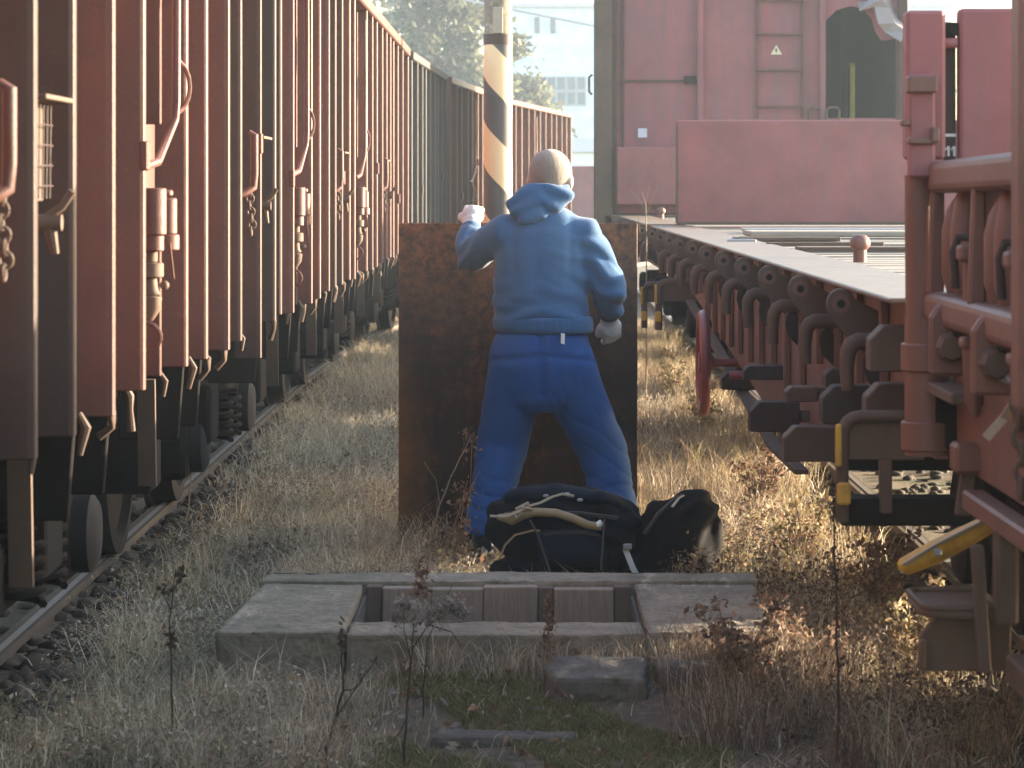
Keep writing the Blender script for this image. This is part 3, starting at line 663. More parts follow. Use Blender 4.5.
        if Y < 10:
            MB(L0).box(xa_ + .11, xa_ + .14, Y, Y + .04, z0 + .02, z1 - h * .45).build('step_stay', M['rustdark'], f, bevel=.004)
            MB(L0).box(xa_ + .04, xb_ + .15, Y + .17, Y + .19, z0 + h * .40, z1 - h * .40).build('back_plate', M['under'], f)
            MB(L0).box(xa_ + .01, xb_ + .12, Y + .01, Y + .14, z0 - .012, z0 + h * .20).build('step_board', M['under'], f, bevel=.008)
    # handwheel of the parking brake, seen edge on
    c = Vector((.845, 14.0, .735)); w = MB(L0); 
    w.tube([c + Vector((0, .225 * math.cos(a), .225 * math.sin(a))) for a in np.linspace(0, 2 * math.pi, 33)], .024, 10, cap=False)
    hw = w.build('brake_handwheel', M['red'], t, smooth=True)
    sp = MB(L0)
    for a in range(0, 360, 60): sp.tube([c, c + Vector((0, .225 * math.cos(R(a)), .225 * math.sin(R(a))))], .014, 8)
    sp.lathe(c, [(.05, -.02), (.05, .03), (.03, .05)], 'x', 16); sp.cyl(c, c + Vector((.28, 0, 0)), .02); sp.build('spokes', M['red'], hw, smooth=True)
    l = at(738, 375, 12.4); lv = MB(L0).cyl(l - Vector((.035, 0, 0)), l + Vector((.045, 0, 0)), .017).build('release_lever', M['red'], t, smooth=True)
    MB(L0).ell(l + Vector((.07, 0, 0)), .026).build('knob', M['yellow'], lv, smooth=True)
    MB(L0).tube([l + Vector((.09, 0, 0)), l + Vector((.16, .02, 0)), l + Vector((.17, .02, -.06)), l + Vector((.17, .02, -.10))], .014, 8).build('lever_shaft', M['rustdark'], lv, smooth=True)
    # deck fittings
    b = at(860, 258, 11.5); b.z = ZD - .02
    MB(L0).lathe(b, [(.026, 0), (.026, .05), (.034, .058), (.040, .07), (.038, .09), (.025, .105), (.01, .108)], 'z', 20).build('deck_bollard', M['redbrown'], t, smooth=True)
    MB(L0).box(at(742, 0, 18.8).x, 3.5, 18.55, 18.95, ZD - .006, ZD + .012).build('steel_strip', M['grey_metal'], t, bevel=.003)
    MB(L0).box(at(744, 0, 17.2).x, 3.5, 16.7, 17.3, ZD - .008, ZD + .022).build('loose_beam', M['wood'], t, bevel=.006)
    for xa, Y, w_ in ((768, 14.2, .10), (800, 13.1, .25), (735, 15.6, .2)):
        MB(L0).box(at(xa, 0, Y).x, at(xa, 0, Y).x + .55, Y, Y + w_, ZD - .012, ZD + .008).build('deck_plate', M['rustdark'], t, bevel=.003)
    m_ = at(737, 244, 14.9); MB(L0).box(m_.x - .05, m_.x + .09, 14.8, 14.9, ZD - .01, ZD + .012).build('ring_plate', M['grey_metal'], t, bevel=.004)
    end_board(t, L0, 1.075, 3.72, 20.9, ZD + .005, at(0, 120, 20.9).z)
    # running gear
    for a in (7.75, 8.75, 17.6, 19.4): wheelset(t, a, L0, near=1.68, xs=1)
    MB(L0).box(3.55, 3.74, 9.3, 9.95, .28, .849).build('sun_blocker', M['rustdark'], t, bevel=.01)  # boxes added out of view to keep sun off patches of ground
    MB(L0).box(3.45, 3.74, 10.65, 12.6, .28, .849).build('sun_blocker', M['rustdark'], t, bevel=.01)
    bogie(t, 7.75, 8.75, 1.36, L0, 3.45); bogie(t, 17.6, 19.4, 1.36, L0, 3.45)
    buffers(t, y0 - .02, -1, L0, xs=(1.52, 3.27)); buffers(t, y1, 1, L0, xs=(1.52, 3.27))
    MB(L0).box(1.0, 3.8, y0 + .0, y0 + .09, .97, ZD - .02).build('headstock', M['rustdark'], t, bevel=.01)
    MB(L0).box(1.0, 3.8, y1 - .09, y1, .97, ZD - .02).build('headstock', M['rustdark'], t, bevel=.01)
    for Y in (12.6, 15.2): MB(L0).lathe((1.35, Y, .80), [(.04, 0), (.13, .03), (.14, .08), (.14, .6), (.12, .66), (.04, .7)], 'y', 20).build('air_reservoir', M['under'], t, smooth=True)
flat_wagon()
def flat_wagon_far():
    L0 = (2.4, 21.75, 0); y0, y1 = 21.75, 27.9
    t = empty('flat_wagon', L0, 0, 'bare flat wagon behind the raised pink end board, in front of the covered wagon', 'wagon', 'flat wagons on the right track')
    deck_planks(t, L0, y0 + .1, y1 - .1, 26)
    MB(L0).box(XS, XS + .29, y0, y1, ZD - .014, ZD).build('deck_edge', M['edge'], t, bevel=.004)
    MB(L0).box(XS + .10, XS + .13, y0, y1, .96, ZD - .016).build('side_sill', M['rustdark'], t)
    MB(L0).box(3.70, 3.73, y0, y1, .85, ZD - .016).build('far_side_sill', M['redbrown'], t)
    MB(L0).box(1.9, 2.9, y0 + .1, y1 - .1, .9, 1.2).build('centre_sill', M['under'], t)
    for y in np.arange(22.2, 27.8, 1.2): lobe(t, L0, y)
    for y in np.arange(22.0, 27.8, 1.2): hook(t, L0, y)
    b = at(661, 215, 26.2); b.z = ZD - .02
    MB(L0).lathe(b, [(.026, 0), (.026, .05), (.034, .058), (.040, .07), (.038, .09), (.025, .105), (.01, .108)], 'z', 20).build('deck_bollard', M['redbrown'], t, smooth=True)
    for a in (22.9, 26.8): wheelset(t, a, L0, near=1.68, xs=1)
    buffers(t, y0, -1, L0, xs=(1.52, 3.27)); buffers(t, y1, 1, L0, xs=(1.52, 3.27))
flat_wagon_far()

def near_wagon():
    L0 = (2.4, 3.0, 0); Y = 6.95; y0, y1 = 3.0, 7.02
    t = empty('flat_wagon', L0, 0, 'nearest flat wagon with upright stake post, ribbed low side and yellow lever', 'wagon', 'flat wagons on the right track')
    P = lambda x, y, d=Y: at(x, y, d)
    px = lambda x, d=Y: at(x, 0, d).x
    pz = lambda y, d=Y: at(0, y, d).z
    # corner stake: wide upper plate, clamps, round lower post with collars
    st = MB(L0).box(px(905), px(944), Y - .03, Y + .05, pz(160), pz(11)).build('stake', M['pink'], t, bevel=.008)
    MB(L0).box(px(905), px(931), Y - .075, Y - .032, pz(178), pz(75)).build('stake_clamp', M['pink'], st, bevel=.006)
    MB(L0).box(px(903), px(932), Y - .095, Y - .035, pz(94), pz(77)).build('clamp_band', M['redbrown'], st, bevel=.004); MB(L0).box(px(904), px(932), Y - .09, Y - .034, pz(145), pz(138)).build('clamp_band', M['redbrown'], st, bevel=.004); MB(L0).box(px(897), px(906), Y - .08, Y - .05, pz(127), pz(120)).build('clamp_band', M['redbrown'], st, bevel=.004); MB(L0).box(px(926), px(934), Y - .10, Y - .05, pz(143), pz(128)).build('clamp_band', M['redbrown'], st, bevel=.004)
    po = MB(L0).tube([P(920, 175), P(921, 320)], .036, 16).build('post', M['redbrown'], t, smooth=True)
    MB(L0).tube([P(927, 318), P(927, 455)], .052, 20).build('post_base', M['redbrown'], t, smooth=True)
    for ya_, yb_ in ((343, 371), (421, 450)): MB(L0).tube([P(927, ya_), P(927, yb_)], .061, 20).build('collar', M['redbrown'], t, bevel=.003, smooth=True)
    # end board with its marking strip
    MB(L0).box(px(945.5), px(958), Y + .03, Y + .08, pz(160), pz(22)).build('end_strip', M['oxide_grey'], t, bevel=.004)
    MB(L0).box(px(944), px(958), Y + .0, Y + .06, pz(36), pz(22)).build('strip_cap', M['under'], t, bevel=.004)
    MB(L0).cyl(P(945, 43), P(957, 43), .012).build('strip_pin', M['pink'], t, smooth=True)
    eb = MB(L0).box(px(959), 3.7, Y + .0, Y + .05, 1.55, pz(8)).build('end_board', M['pink'], t, bevel=.01, seg=2)
    # chalk white marking: a bar above the figures 11
    ym = Y + .026
    MB(L0).box(px(947), px(957.5), ym, ym + .003, pz(136.5), pz(133.5)).build('marking', M['white'], t)
    for xx in (950.2, 956):
        k = MB(L0); k.box(px(xx - 1.1), px(xx + 1.1), ym, ym + .003, pz(156), pz(146))
        k.prism([(px(xx - 1), pz(146)), (px(xx - 1), pz(148.5)), (px(xx - 3.2), pz(150.5)), (px(xx - 3.2), pz(149))], 'y', ym, ym + .003)
        k.build('marking', M['white'], t)
    # low ribbed side lying along the edge: rounded top tube, lower beam, ribs, folded stakes
    MB(L0).bar((.968, Y - .02, 1.580), (.968, y0, 1.612), .07, .074).build('side_top_beam', M['redbrown'], t, bevel=.02, seg=3)
    MB(L0).box(.925, 1.0, y0, Y - .02, 1.245, 1.318).build('side_bottom_beam', M['redbrown'], t, bevel=.02, seg=3)
    MB(L0).box(1.035, 1.05, y0, Y - .02, .95, 1.6).build('side_panel', M['redbrown'], t)
    for q in np.arange(Y - .05, y0, -.62):
        MB(L0).prism([(.93, 1.31), (.968, 1.31), (.968, 1.575), (.94, 1.575)], 'y', q - .03, q).build('side_rib', M['redbrown'], t, bevel=.006)
    for i, q in enumerate(np.arange(Y - .05, y0 + .6, -.62)):
        for w_, (a, zt_) in enumerate(((.1, 1.50), (.23, 1.53))):
            MB(L0).tube([(.985, q - a, 1.31), (.985, q - a, 1.36), (.985, q - a, 1.46), (.992, q - a, zt_), (1.0, q - a, zt_ + .05)], [.02, .034, .034, .030, .008], 12).build('folded_stake', M['redbrown'], t, smooth=True)
        y = q - .53
        d = MB(L0).tube([(.955, y, 1.44), (.955, y, 1.25)], .019, 12); d.tube([(.955, y, 1.235), (.958, y, 1.10), (.962, y, 1.07)], [.022, .018, .008], 12)
        o = d.build('drop_pin', M['redbrown'], t, smooth=True)
        MB(L0).box(.925, .985, y - .035, y + .035, 1.40, 1.435).build('pin_collar', M['redbrown'], o, bevel=.008, seg=2); MB(L0).box(.93, .98, y - .03, y + .03, 1.215, 1.24).build('pin_collar', M['redbrown'], o, bevel=.008, seg=2)
        MB(L0).tube([(.93, y + .06, 1.34), (.925, y + .06, 1.42), (.935, y + .06, 1.45), (.965, y + .05, 1.45)], .009, 8).build('pin_handle', M['dusty'], o, smooth=True)
        ear = [(.90, 1.14), (.985, 1.14), (.985, 1.29), (.955, 1.31), (.92, 1.30), (.90, 1.27)]
        MB(L0).prism(ear, 'y', q - .28, q - .25).build('ear_bracket', M['redbrown'], t, bevel=.008)
        nut = MB(L0).lathe((.945, q - .30, 1.205), [(.012, -.02), (.026, -.02), (.034, -.005), (.034, .02)], 'y', 8); nut.build('bracket_nut', M['rustdark'], t)
    # sill below and gear
    MB(L0).box(1.0, 1.034, y0, Y + .02, .92, 1.243).build('side_sill', M['redbrown'], t, bevel=.004)
    MB(L0).box(.93, 1.0, 6.5, Y + .02, 1.085, 1.11).build('bracket_shelf', M['rustdark'], t, bevel=.004)
    MB(L0).box(.94, 1.06, Y - .05, Y + .08, .955, 1.08).build('pocket_box', M['under'], t, bevel=.004)
    MB(L0).box(px(953, 6.6), px(1003, 6.6), 6.56, 6.66, pz(473, 6.6), pz(443, 6.6)).build('buffer_block', M['redbrown'], t, bevel=.008)
    MB(L0).bar(P(968, 470, 6.62), P(962, 515, 6.62), .03, .03, (0, 1, 0)).build('block_stay', M['rustdark'], t)
    MB(L0).bar((.985, 6.55, .875), (.985, 4.5, .88), .05, .045).build('lower_beam', M['redbrown'], t, bevel=.006)
    lev = MB(L0).tube([P(906, 566, 6.5), P(935, 552, 6.45), P(965, 537, 6.4), P(1000, 518, 6.3)], [(.030, .020), (.032, .026), (.030, .024), (.026, .018)], 12).build('brake_lever', M['yellow'], t, smooth=True)
    MB(L0).tube([P(908, 563, 6.47), P(945, 541, 6.42), P(1000, 513, 6.28)], [(.03, .007)] * 3, 8).build('lever_top', M['rope'], lev, smooth=True)
    MB(L0).box(px(934, 6.39), px(942, 6.39), 6.385, 6.40, pz(556, 6.39), pz(549, 6.39)).build('lever_clip', M['grey_metal'], lev, bevel=.003)
    # steps
    tx0, tx1 = px(906, 6.35), px(978, 6.35); tr_ = MB(L0)
    tr_.prism([(tx0, 6.16), (tx0 + .006, 6.13), (tx0 + .02, 6.10), (tx0 + .04, 6.09), (tx1, 6.09), (tx1, 6.4), (tx0 + .04, 6.4), (tx0 + .02, 6.39), (tx0 + .006, 6.36), (tx0, 6.33)], 'z', pz(602, 6.35), pz(594, 6.35)).build('step_tray', M['rustdark'], t, bevel=.006)
    rim = MB(L0).tube([(tx1, 6.1, pz(592, 6.35)), (tx0 + .03, 6.1, pz(592, 6.35)), (tx0 + .006, 6.13, pz(592, 6.35)), (tx0 + .006, 6.36, pz(592, 6.35)), (tx0 + .03, 6.39, pz(592, 6.35)), (tx1, 6.39, pz(592, 6.35))], .007, 8)
    rim.build('tray_rim', M['rustdark'], t, smooth=True)
    ch_block(t, L0, px(919, 6.2), px(1010, 6.2), pz(670, 6.2), pz(617, 6.2), 6.18, c=.035, m='rustdark', name='step_bracket', deep=.03)
    MB(L0).box(px(919, 6.18), px(925, 6.18), 6.15, 6.178, pz(667, 6.18), pz(638, 6.18)).build('step_lip', M['rustdark'], t, bevel=.004)
    MB(L0).bar(P(977, 545, 6.06), P(985, 672, 6.06), .026, .022, (0, 1, 0)).build('step_hanger', M['rustdark'], t, bevel=.004)
    MB(L0).box(px(995, 6.1), px(1018, 6.1), 6.08, 6.14, pz(625, 6.1), pz(530, 6.1)).build('step_hanger', M['rustdark'], t, bevel=.008)
    MB(L0).box(px(1012, 5.9), px(1080, 5.9), 5.6, 5.98, pz(690, 5.9), pz(660, 5.9)).build('lower_step', M['rustdark'], t, bevel=.006)
    # second stake post close to the camera
    MB(L0).box(.872, .95, 5.26, 5.36, 1.16, 1.98).build('stake', M['redbrown'], t, bevel=.012, seg=2)
    ch = MB(L0); chain(ch, (.90, 5.42, 1.20), 7, .04, .006); ch.build('chain', M['rustdark'], t, smooth=True)
    MB(L0).tube([P(995, 340, 6.0), P(1003, 360, 6.0), P(1010, 383, 5.95)], [.007, .006, .004], 8).build('white_lever', M['grey_metal'], t, smooth=True)
    MB(L0).tube([P(1000, 375, 6.0), P(1020, 382, 5.95)], [.012, .012], 8).build('lever_fork', M['grey_metal'], t, smooth=True)
    o = MB(L0).bar(P(986, 438, 6.0), P(1004, 418, 5.98), .018, .004, (0, 1, 0)); o.bar(P(1004, 418, 5.98), P(1018, 398, 5.9), .018, .004, (0, 1, 0)); o.build('strap', M['rope'], t)
    # deck, frame and running gear
    MB(L0).box(1.05, 3.9, y0, Y, 1.22, 1.27).build('deck', M['wood'], t)
    MB(L0).box(3.70, 3.73, y0, Y, .98, 1.218).build('far_side_sill', M['redbrown'], t)
    MB(L0).box(1.9, 2.9, y0, Y - .1, .88, 1.2).build('centre_sill', M['under'], t)
    MB(L0).box(1.05, 3.69, Y - .08, Y - .005, .9, 1.21).build('headstock', M['rustdark'], t, bevel=.01)
    buffers(t, Y - .0, 1, L0, xs=(1.62, 3.27), z=1.04)
    wheelset(t, 5.2, L0, near=1.68, xs=1); wheelset(t, 3.6, L0, near=1.68, xs=1); bogie(t, 3.6, 5.2, 1.36, L0, 3.45)
near_wagon()

# ------------------------------------------------------------------ far background
def pole():
    Y = 22.5; x = at(498, 0, Y).x; L0 = (x, Y, 0)
    t = empty('striped_pole', L0, 0, 'concrete pole with yellow and black diagonal stripes behind the man', 'pole')
    m, nt, b = nodes_of('hazard_stripes')
    tc = N(nt, 'ShaderNodeTexCoord'); sp = N(nt, 'ShaderNodeSeparateXYZ'); nt.links.new(tc.outputs['Object'], sp.inputs[0])
    at2 = N(nt, 'ShaderNodeMath', operation='ARCTAN2'); nt.links.new(sp.outputs['X'], at2.inputs[0]); 
    ng = N(nt, 'ShaderNodeMath', operation='MULTIPLY'); ng.inputs[1].default_value = -1; nt.links.new(sp.outputs['Y'], ng.inputs[0]); nt.links.new(ng.outputs[0], at2.inputs[1])
    mul = N(nt, 'ShaderNodeMath', operation='MULTIPLY_ADD'); mul.inputs[1].default_value = .108; nt.links.new(at2.outputs[0], mul.inputs[0]); nt.links.new(sp.outputs['Z'], mul.inputs[2])
    dv = N(nt, 'ShaderNodeMath', operation='MULTIPLY_ADD'); dv.inputs[1].default_value = 1 / .667; dv.inputs[2].default_value = .635; nt.links.new(mul.outputs[0], dv.inputs[0])
    fr = N(nt, 'ShaderNodeMath', operation='FRACT'); nt.links.new(dv.outputs[0], fr.inputs[0])
    gt = N(nt, 'ShaderNodeMath', operation='GREATER_THAN'); gt.inputs[1].default_value = .5; nt.links.new(fr.outputs[0], gt.inputs[0])
    n = tex(nt, 'noise', 6, 8, .7)
    y_ = mix(nt, n, (.70, .50, .24), (.82, .64, .36)); k_ = mix(nt, n, (.03, .03, .032), (.07, .065, .065))
    nt.links.new(mix(nt, gt.outputs[0], y_, k_), b.inputs['Base Color']); b.inputs['Roughness'].default_value = .6
    zs = at(0, 45, Y).z
    MB(L0).tube([(x, Y, -.1), (x, Y, zs)], .108, 28).build('striped_base', m, t, smooth=True)
    MB(L0).tube([(x, Y, zs), (x, Y, zs + .08)], .111, 28).build('dark_band', M['oxide_grey'], t, smooth=True)
    MB(L0).tube([(x, Y, zs + .08), (x, Y, 6.8)], [.105, .085], 28).build('shaft', M['concrete'], t, smooth=True)
    MB(L0).box(x - .038, x + .038, Y - .118, Y - .104, at(0, 34, Y).z, at(0, 8, Y).z).build('number_plate', plain('buff_plate', (.34, .29, .22)), t, bevel=.004)
pole()
MB().tube([(x, 60, 5.05 - x * .20 + .002 * x * x) for x in np.linspace(-14, 12, 30)], .028, 6).build('overhead_wire', plain('galvanised_wire', (.5, .5, .5), rough=.4), None); o = bpy.data.objects['overhead_wire']; tag(o, 'thin pale overhead wire sloping across the sky behind the pole', 'wire')

def tree(loc, h, rad, seed, label, n=5200, conifer=False):
    rg = np.random.default_rng(seed); random.seed(seed)
    t = empty('broadleaf_tree', loc, 0, label, 'tree', 'hazy trees beyond the train')
    tr = MB().tube([(0, 0, -.1), (.05, 0, h * .2), (-.05, .05, h * .5), (.03, 0, h * .9)], [.22, .17, .11, .03], 10)
    tips = []
    for k in range(16):
        a = k * 2.4; z = h * (.2 + .72 * k / 16); r = rad * (.85 if z < h * .6 else .5) * rg.uniform(.6, 1)
        p = Vector((r * math.cos(a), r * math.sin(a), z + r * .5)); tips.append(p)
        tr.tube([(0, 0, z), p * .5 + Vector((0, 0, z * .5 + .1)), p], [.06, .04, .015], 6)
    tr.build('trunk', M['sleeper'], t, smooth=True)
    lst = []
    for k in range(150):
        z = h * rg.uniform(.12, 1.0); r = rad * math.sqrt(max(.06, 1 - ((z / h - .5) / .56) ** 2)) * rg.uniform(.25, 1.0); a = rg.uniform(0, 6.28)
        dk = rg.uniform(.7, 1.35)
        lst.append(leaves((r * math.cos(a), r * math.sin(a), z), n // 150, (.5, .5, .42), .14, np.array([(.08, .095, .055), (.10, .11, .06), (.13, .12, .08)]) * dk))
    o = merge('crown', lst, M['leaf']); o.parent = t
tree((-2.25, 92, 0), 9.4, 2.2, 3, 'tall hazy green tree beyond the wagons, left of the striped pole', 26000)
tree((-6.8, 118, 0), 10.5, 3.0, 5, 'pale hazy tree farthest left above the train', 16000)
tree((.3, 100, 0), 5.0, 1.2, 9, 'low hazy tree showing at the right edge of the striped pole', 7000)
def building():
    L0 = (7.5, 112, 0); t = empty('industrial_building', L0, 0, 'pale blue flat roofed building in the haze beyond the yard', 'building')
    D = 112; w = paint('pale_blue_render', (.70, .80, .84), dirt=(.6, .68, .72), rough=.9, dirt_amt=.4, rust_amt=0, bmp=.05)
    z1 = at(0, 7, D).z
    MB(L0).box(-.9, 16, D, D + 12, 0, z1).build('wall', w, t)
    MB(L0).box(-1.05, 16.15, D - .15, D + 12.15, z1, z1 + .14).build('roof_edge', plain('pale_flashing', (.55, .56, .58)), t)
    g = plain('grey_window_glass', (.14, .17, .19), rough=.15, var=.15)
    for i in range(6):
        for j in range(2):
            xa = at(527 + i * 10, 0, D).x; za = at(0, 105 - j * 15, D).z
            f = MB(L0).box(xa - .02, xa + .34, D - .06, D - .004, za - .02, za + .52).build('window', plain('window_frame', (.42, .45, .47)) if (i, j) == (0, 0) else bpy.data.materials['window_frame'], t)
            MB(L0).box(xa + .03, xa + .29, D - .075, D - .062, za + .03, za + .47).build('pane', g, f)
    for xx in (537, 553): MB(L0).box(at(xx - 2.5, 0, D).x, at(xx + 2.5, 0, D).x, D - .08, D - .004, at(0, 33, D).z, at(0, 17, D).z).build('vent', g, t, bevel=.02)
building()
def shed():
    L0 = (2.6, 84, 0); D = 84; t = empty('white_shed', L0, 0, 'low white shed seen beside the covered wagon', 'shed')
    MB(L0).box(at(562, 0, D).x, 5.2, D, D + 4, 0, at(0, 152, D).z).build('wall', M['white'], t, bevel=.02)
    MB(L0).prism([(at(560, 0, D).x, at(0, 152, D).z), (5.3, at(0, 152, D).z), (5.0, at(0, 138, D).z), (at(568, 0, D).x, at(0, 138, D).z)], 'y', D - .1, D + 4.1).build('roof', plain('pale_sheet_roof', (.6, .62, .64)), t)
shed()
o = MB().box(-.6, 5, 62, 62.3, 0, at(0, 166, 62).z).build('boundary_wall', M['pink2'], None, bevel=.02); tag(o, 'low reddish wall in the distance behind the man', 'wall')
# ------------------------------------------------------------------ concrete pit frame
def pit():
    L0 = (-.08, 9.85, 0); t = empty('pit_frame', L0, 0, 'weathered concrete slab frame round an open square pit in the grass', 'concrete frame')
    zt = .20
    def rough(mb, name, m, bev=.012):
        o = mb.build(name, m, t, bevel=bev, seg=2)
        s = o.modifiers.new('sub', 'SUBSURF'); s.subdivision_type = 'SIMPLE'; s.levels = s.render_levels = 6
        for sz, st in ((.22, .016), (.035, .010)):
            tx = bpy.data.textures.new('chips', 'CLOUDS'); tx.noise_scale = sz
            d = o.modifiers.new('d', 'DISPLACE'); d.texture = tx; d.strength = st; d.mid_level = .62; d.texture_coords = 'LOCAL'
        return o
    def slab(pts, z0, z1, name, m=None, dz=0):
        return rough(MB(L0).prism(pts, 'z', z0, z1 + dz), name, m or M['concrete'])
    hx0, hx1, hy0, hy1 = -.54, .38, 9.44, 10.2
    slab([(-.938, 9.15), (hx0 - .003, 9.15), (hx0 - .003, 10.28), (-.885, 10.28)], .0, zt, 'left_block')
    slab([(hx1 + .003, 9.165), (.765, 9.19), (.80, 10.28), (hx1 + .003, 10.28)], .02, zt, 'right_block', dz=-.002)
    slab([(hx0 + .003, 9.155), (hx1 - .003, 9.16), (hx1 - .003, hy0), (hx0 + .003, hy0)], .02, zt, 'front_beam', dz=-.008)
    slab([(-.90, 10.292), (.805, 10.292), (.82, 10.53), (-.89, 10.53)], .0, zt, 'back_beam', dz=.006)
    # boards lining the back of the pit
    for k, (u, v, m_) in enumerate(((0, .055, 1), (.056, .22, 0), (.221, .40, 0), (.401, .585, 0), (.586, .640, 1), (.641, .845, 0), (.846, .905, 1))):
        MB(L0).box(hx0 + .008 + u, hx0 + .008 + v, 10.225 - .003 * (k % 2) + .008 * m_, 10.285, -.3, zt - .006 - .004 * (k % 3)).build('lining_board', M['liner_dark'] if m_ else M['liner'], t, bevel=.004)
    for xa, xb in ((hx0 + .002, hx0 + .012), (hx1 - .012, hx1 - .002)): MB(L0).box(xa, xb, 9.45, 10.18, -.3, zt - .03).build('lining_board', M['sleeper'], t)
    MB(L0).box(hx0, hx1, 9.42, 10.2, -.32, -.30).build('pit_bottom', M['sleeper'], t)
M['liner_dark'] = plain('dark_pit_board', (.13, .098, .075), rough=.85, var=.4, scale=4, bmp=.5, stretch=(4, 4, .5))  # darker tone for the narrow strips that mark gaps between boards
M['liner'] = plain('pit_board_wood', (.27, .215, .165), rough=.85, var=.4, scale=4, bmp=.5, stretch=(4, 4, .5))
pit()
def lump(name, pts, z0, z1, m, label, cat, jit=.045):
    c = (sum(p[0] for p in pts) / len(pts), sum(p[1] for p in pts) / len(pts), 0)
    o = MB(c).prism(pts, 'z', z0, z1).build(name, m, None, bevel=.018, seg=2); o.location = c
    s = o.modifiers.new('sub', 'SUBSURF'); s.subdivision_type = 'SIMPLE'; s.levels = s.render_levels = 4
    tx = bpy.data.textures.new('rough', 'CLOUDS'); tx.noise_scale = .12
    d = o.modifiers.new('d', 'DISPLACE'); d.texture = tx; d.strength = jit; d.texture_coords = 'GLOBAL'
    return tag(o, label, cat)
lump('concrete_chunk', [(.09, 8.72), (.36, 8.70), (.38, 9.10), (.15, 9.12), (.06, 8.9)], -.02, .135, M['concrete2'], 'broken grey concrete chunk lying against the front of the pit frame', 'concrete chunk')
lump('concrete_chunk', [(.40, 8.80), (.62, 8.84), (.70, 9.10), (.41, 9.11)], -.02, .15, M['concrete2'], 'smaller mossy concrete chunk at the right end of the pit frame front', 'concrete chunk', .03)
lump('stone_strip', [(-.26, 8.32), (.14, 8.30), (.16, 8.42), (-.24, 8.44)], -.04, .035, M['concrete2'], 'flat stone kerb strip half buried in the moss at the bottom of the picture', 'stone', .02)

# ------------------------------------------------------------------ the steel plate
PY = 13.08
o = MB((-.015, PY, 0)).box(at(398.5, 0, PY).x, at(637.5, 0, PY).x, PY, PY + .012, -.02, at(0, 223, PY).z).build('steel_plate', M['plate'], None, bevel=.003); o.location = (-.015, PY, 0)
s = o.modifiers.new('sub', 'SUBSURF'); s.subdivision_type = 'SIMPLE'; s.levels = s.render_levels = 6
tx = bpy.data.textures.new('dents', 'CLOUDS'); tx.noise_scale = .35
d = o.modifiers.new('d', 'DISPLACE'); d.texture = tx; d.strength = .018; d.direction = 'Y'; d.texture_coords = 'LOCAL'
tag(o, 'large rusty steel plate standing upright, held by the man', 'steel plate')

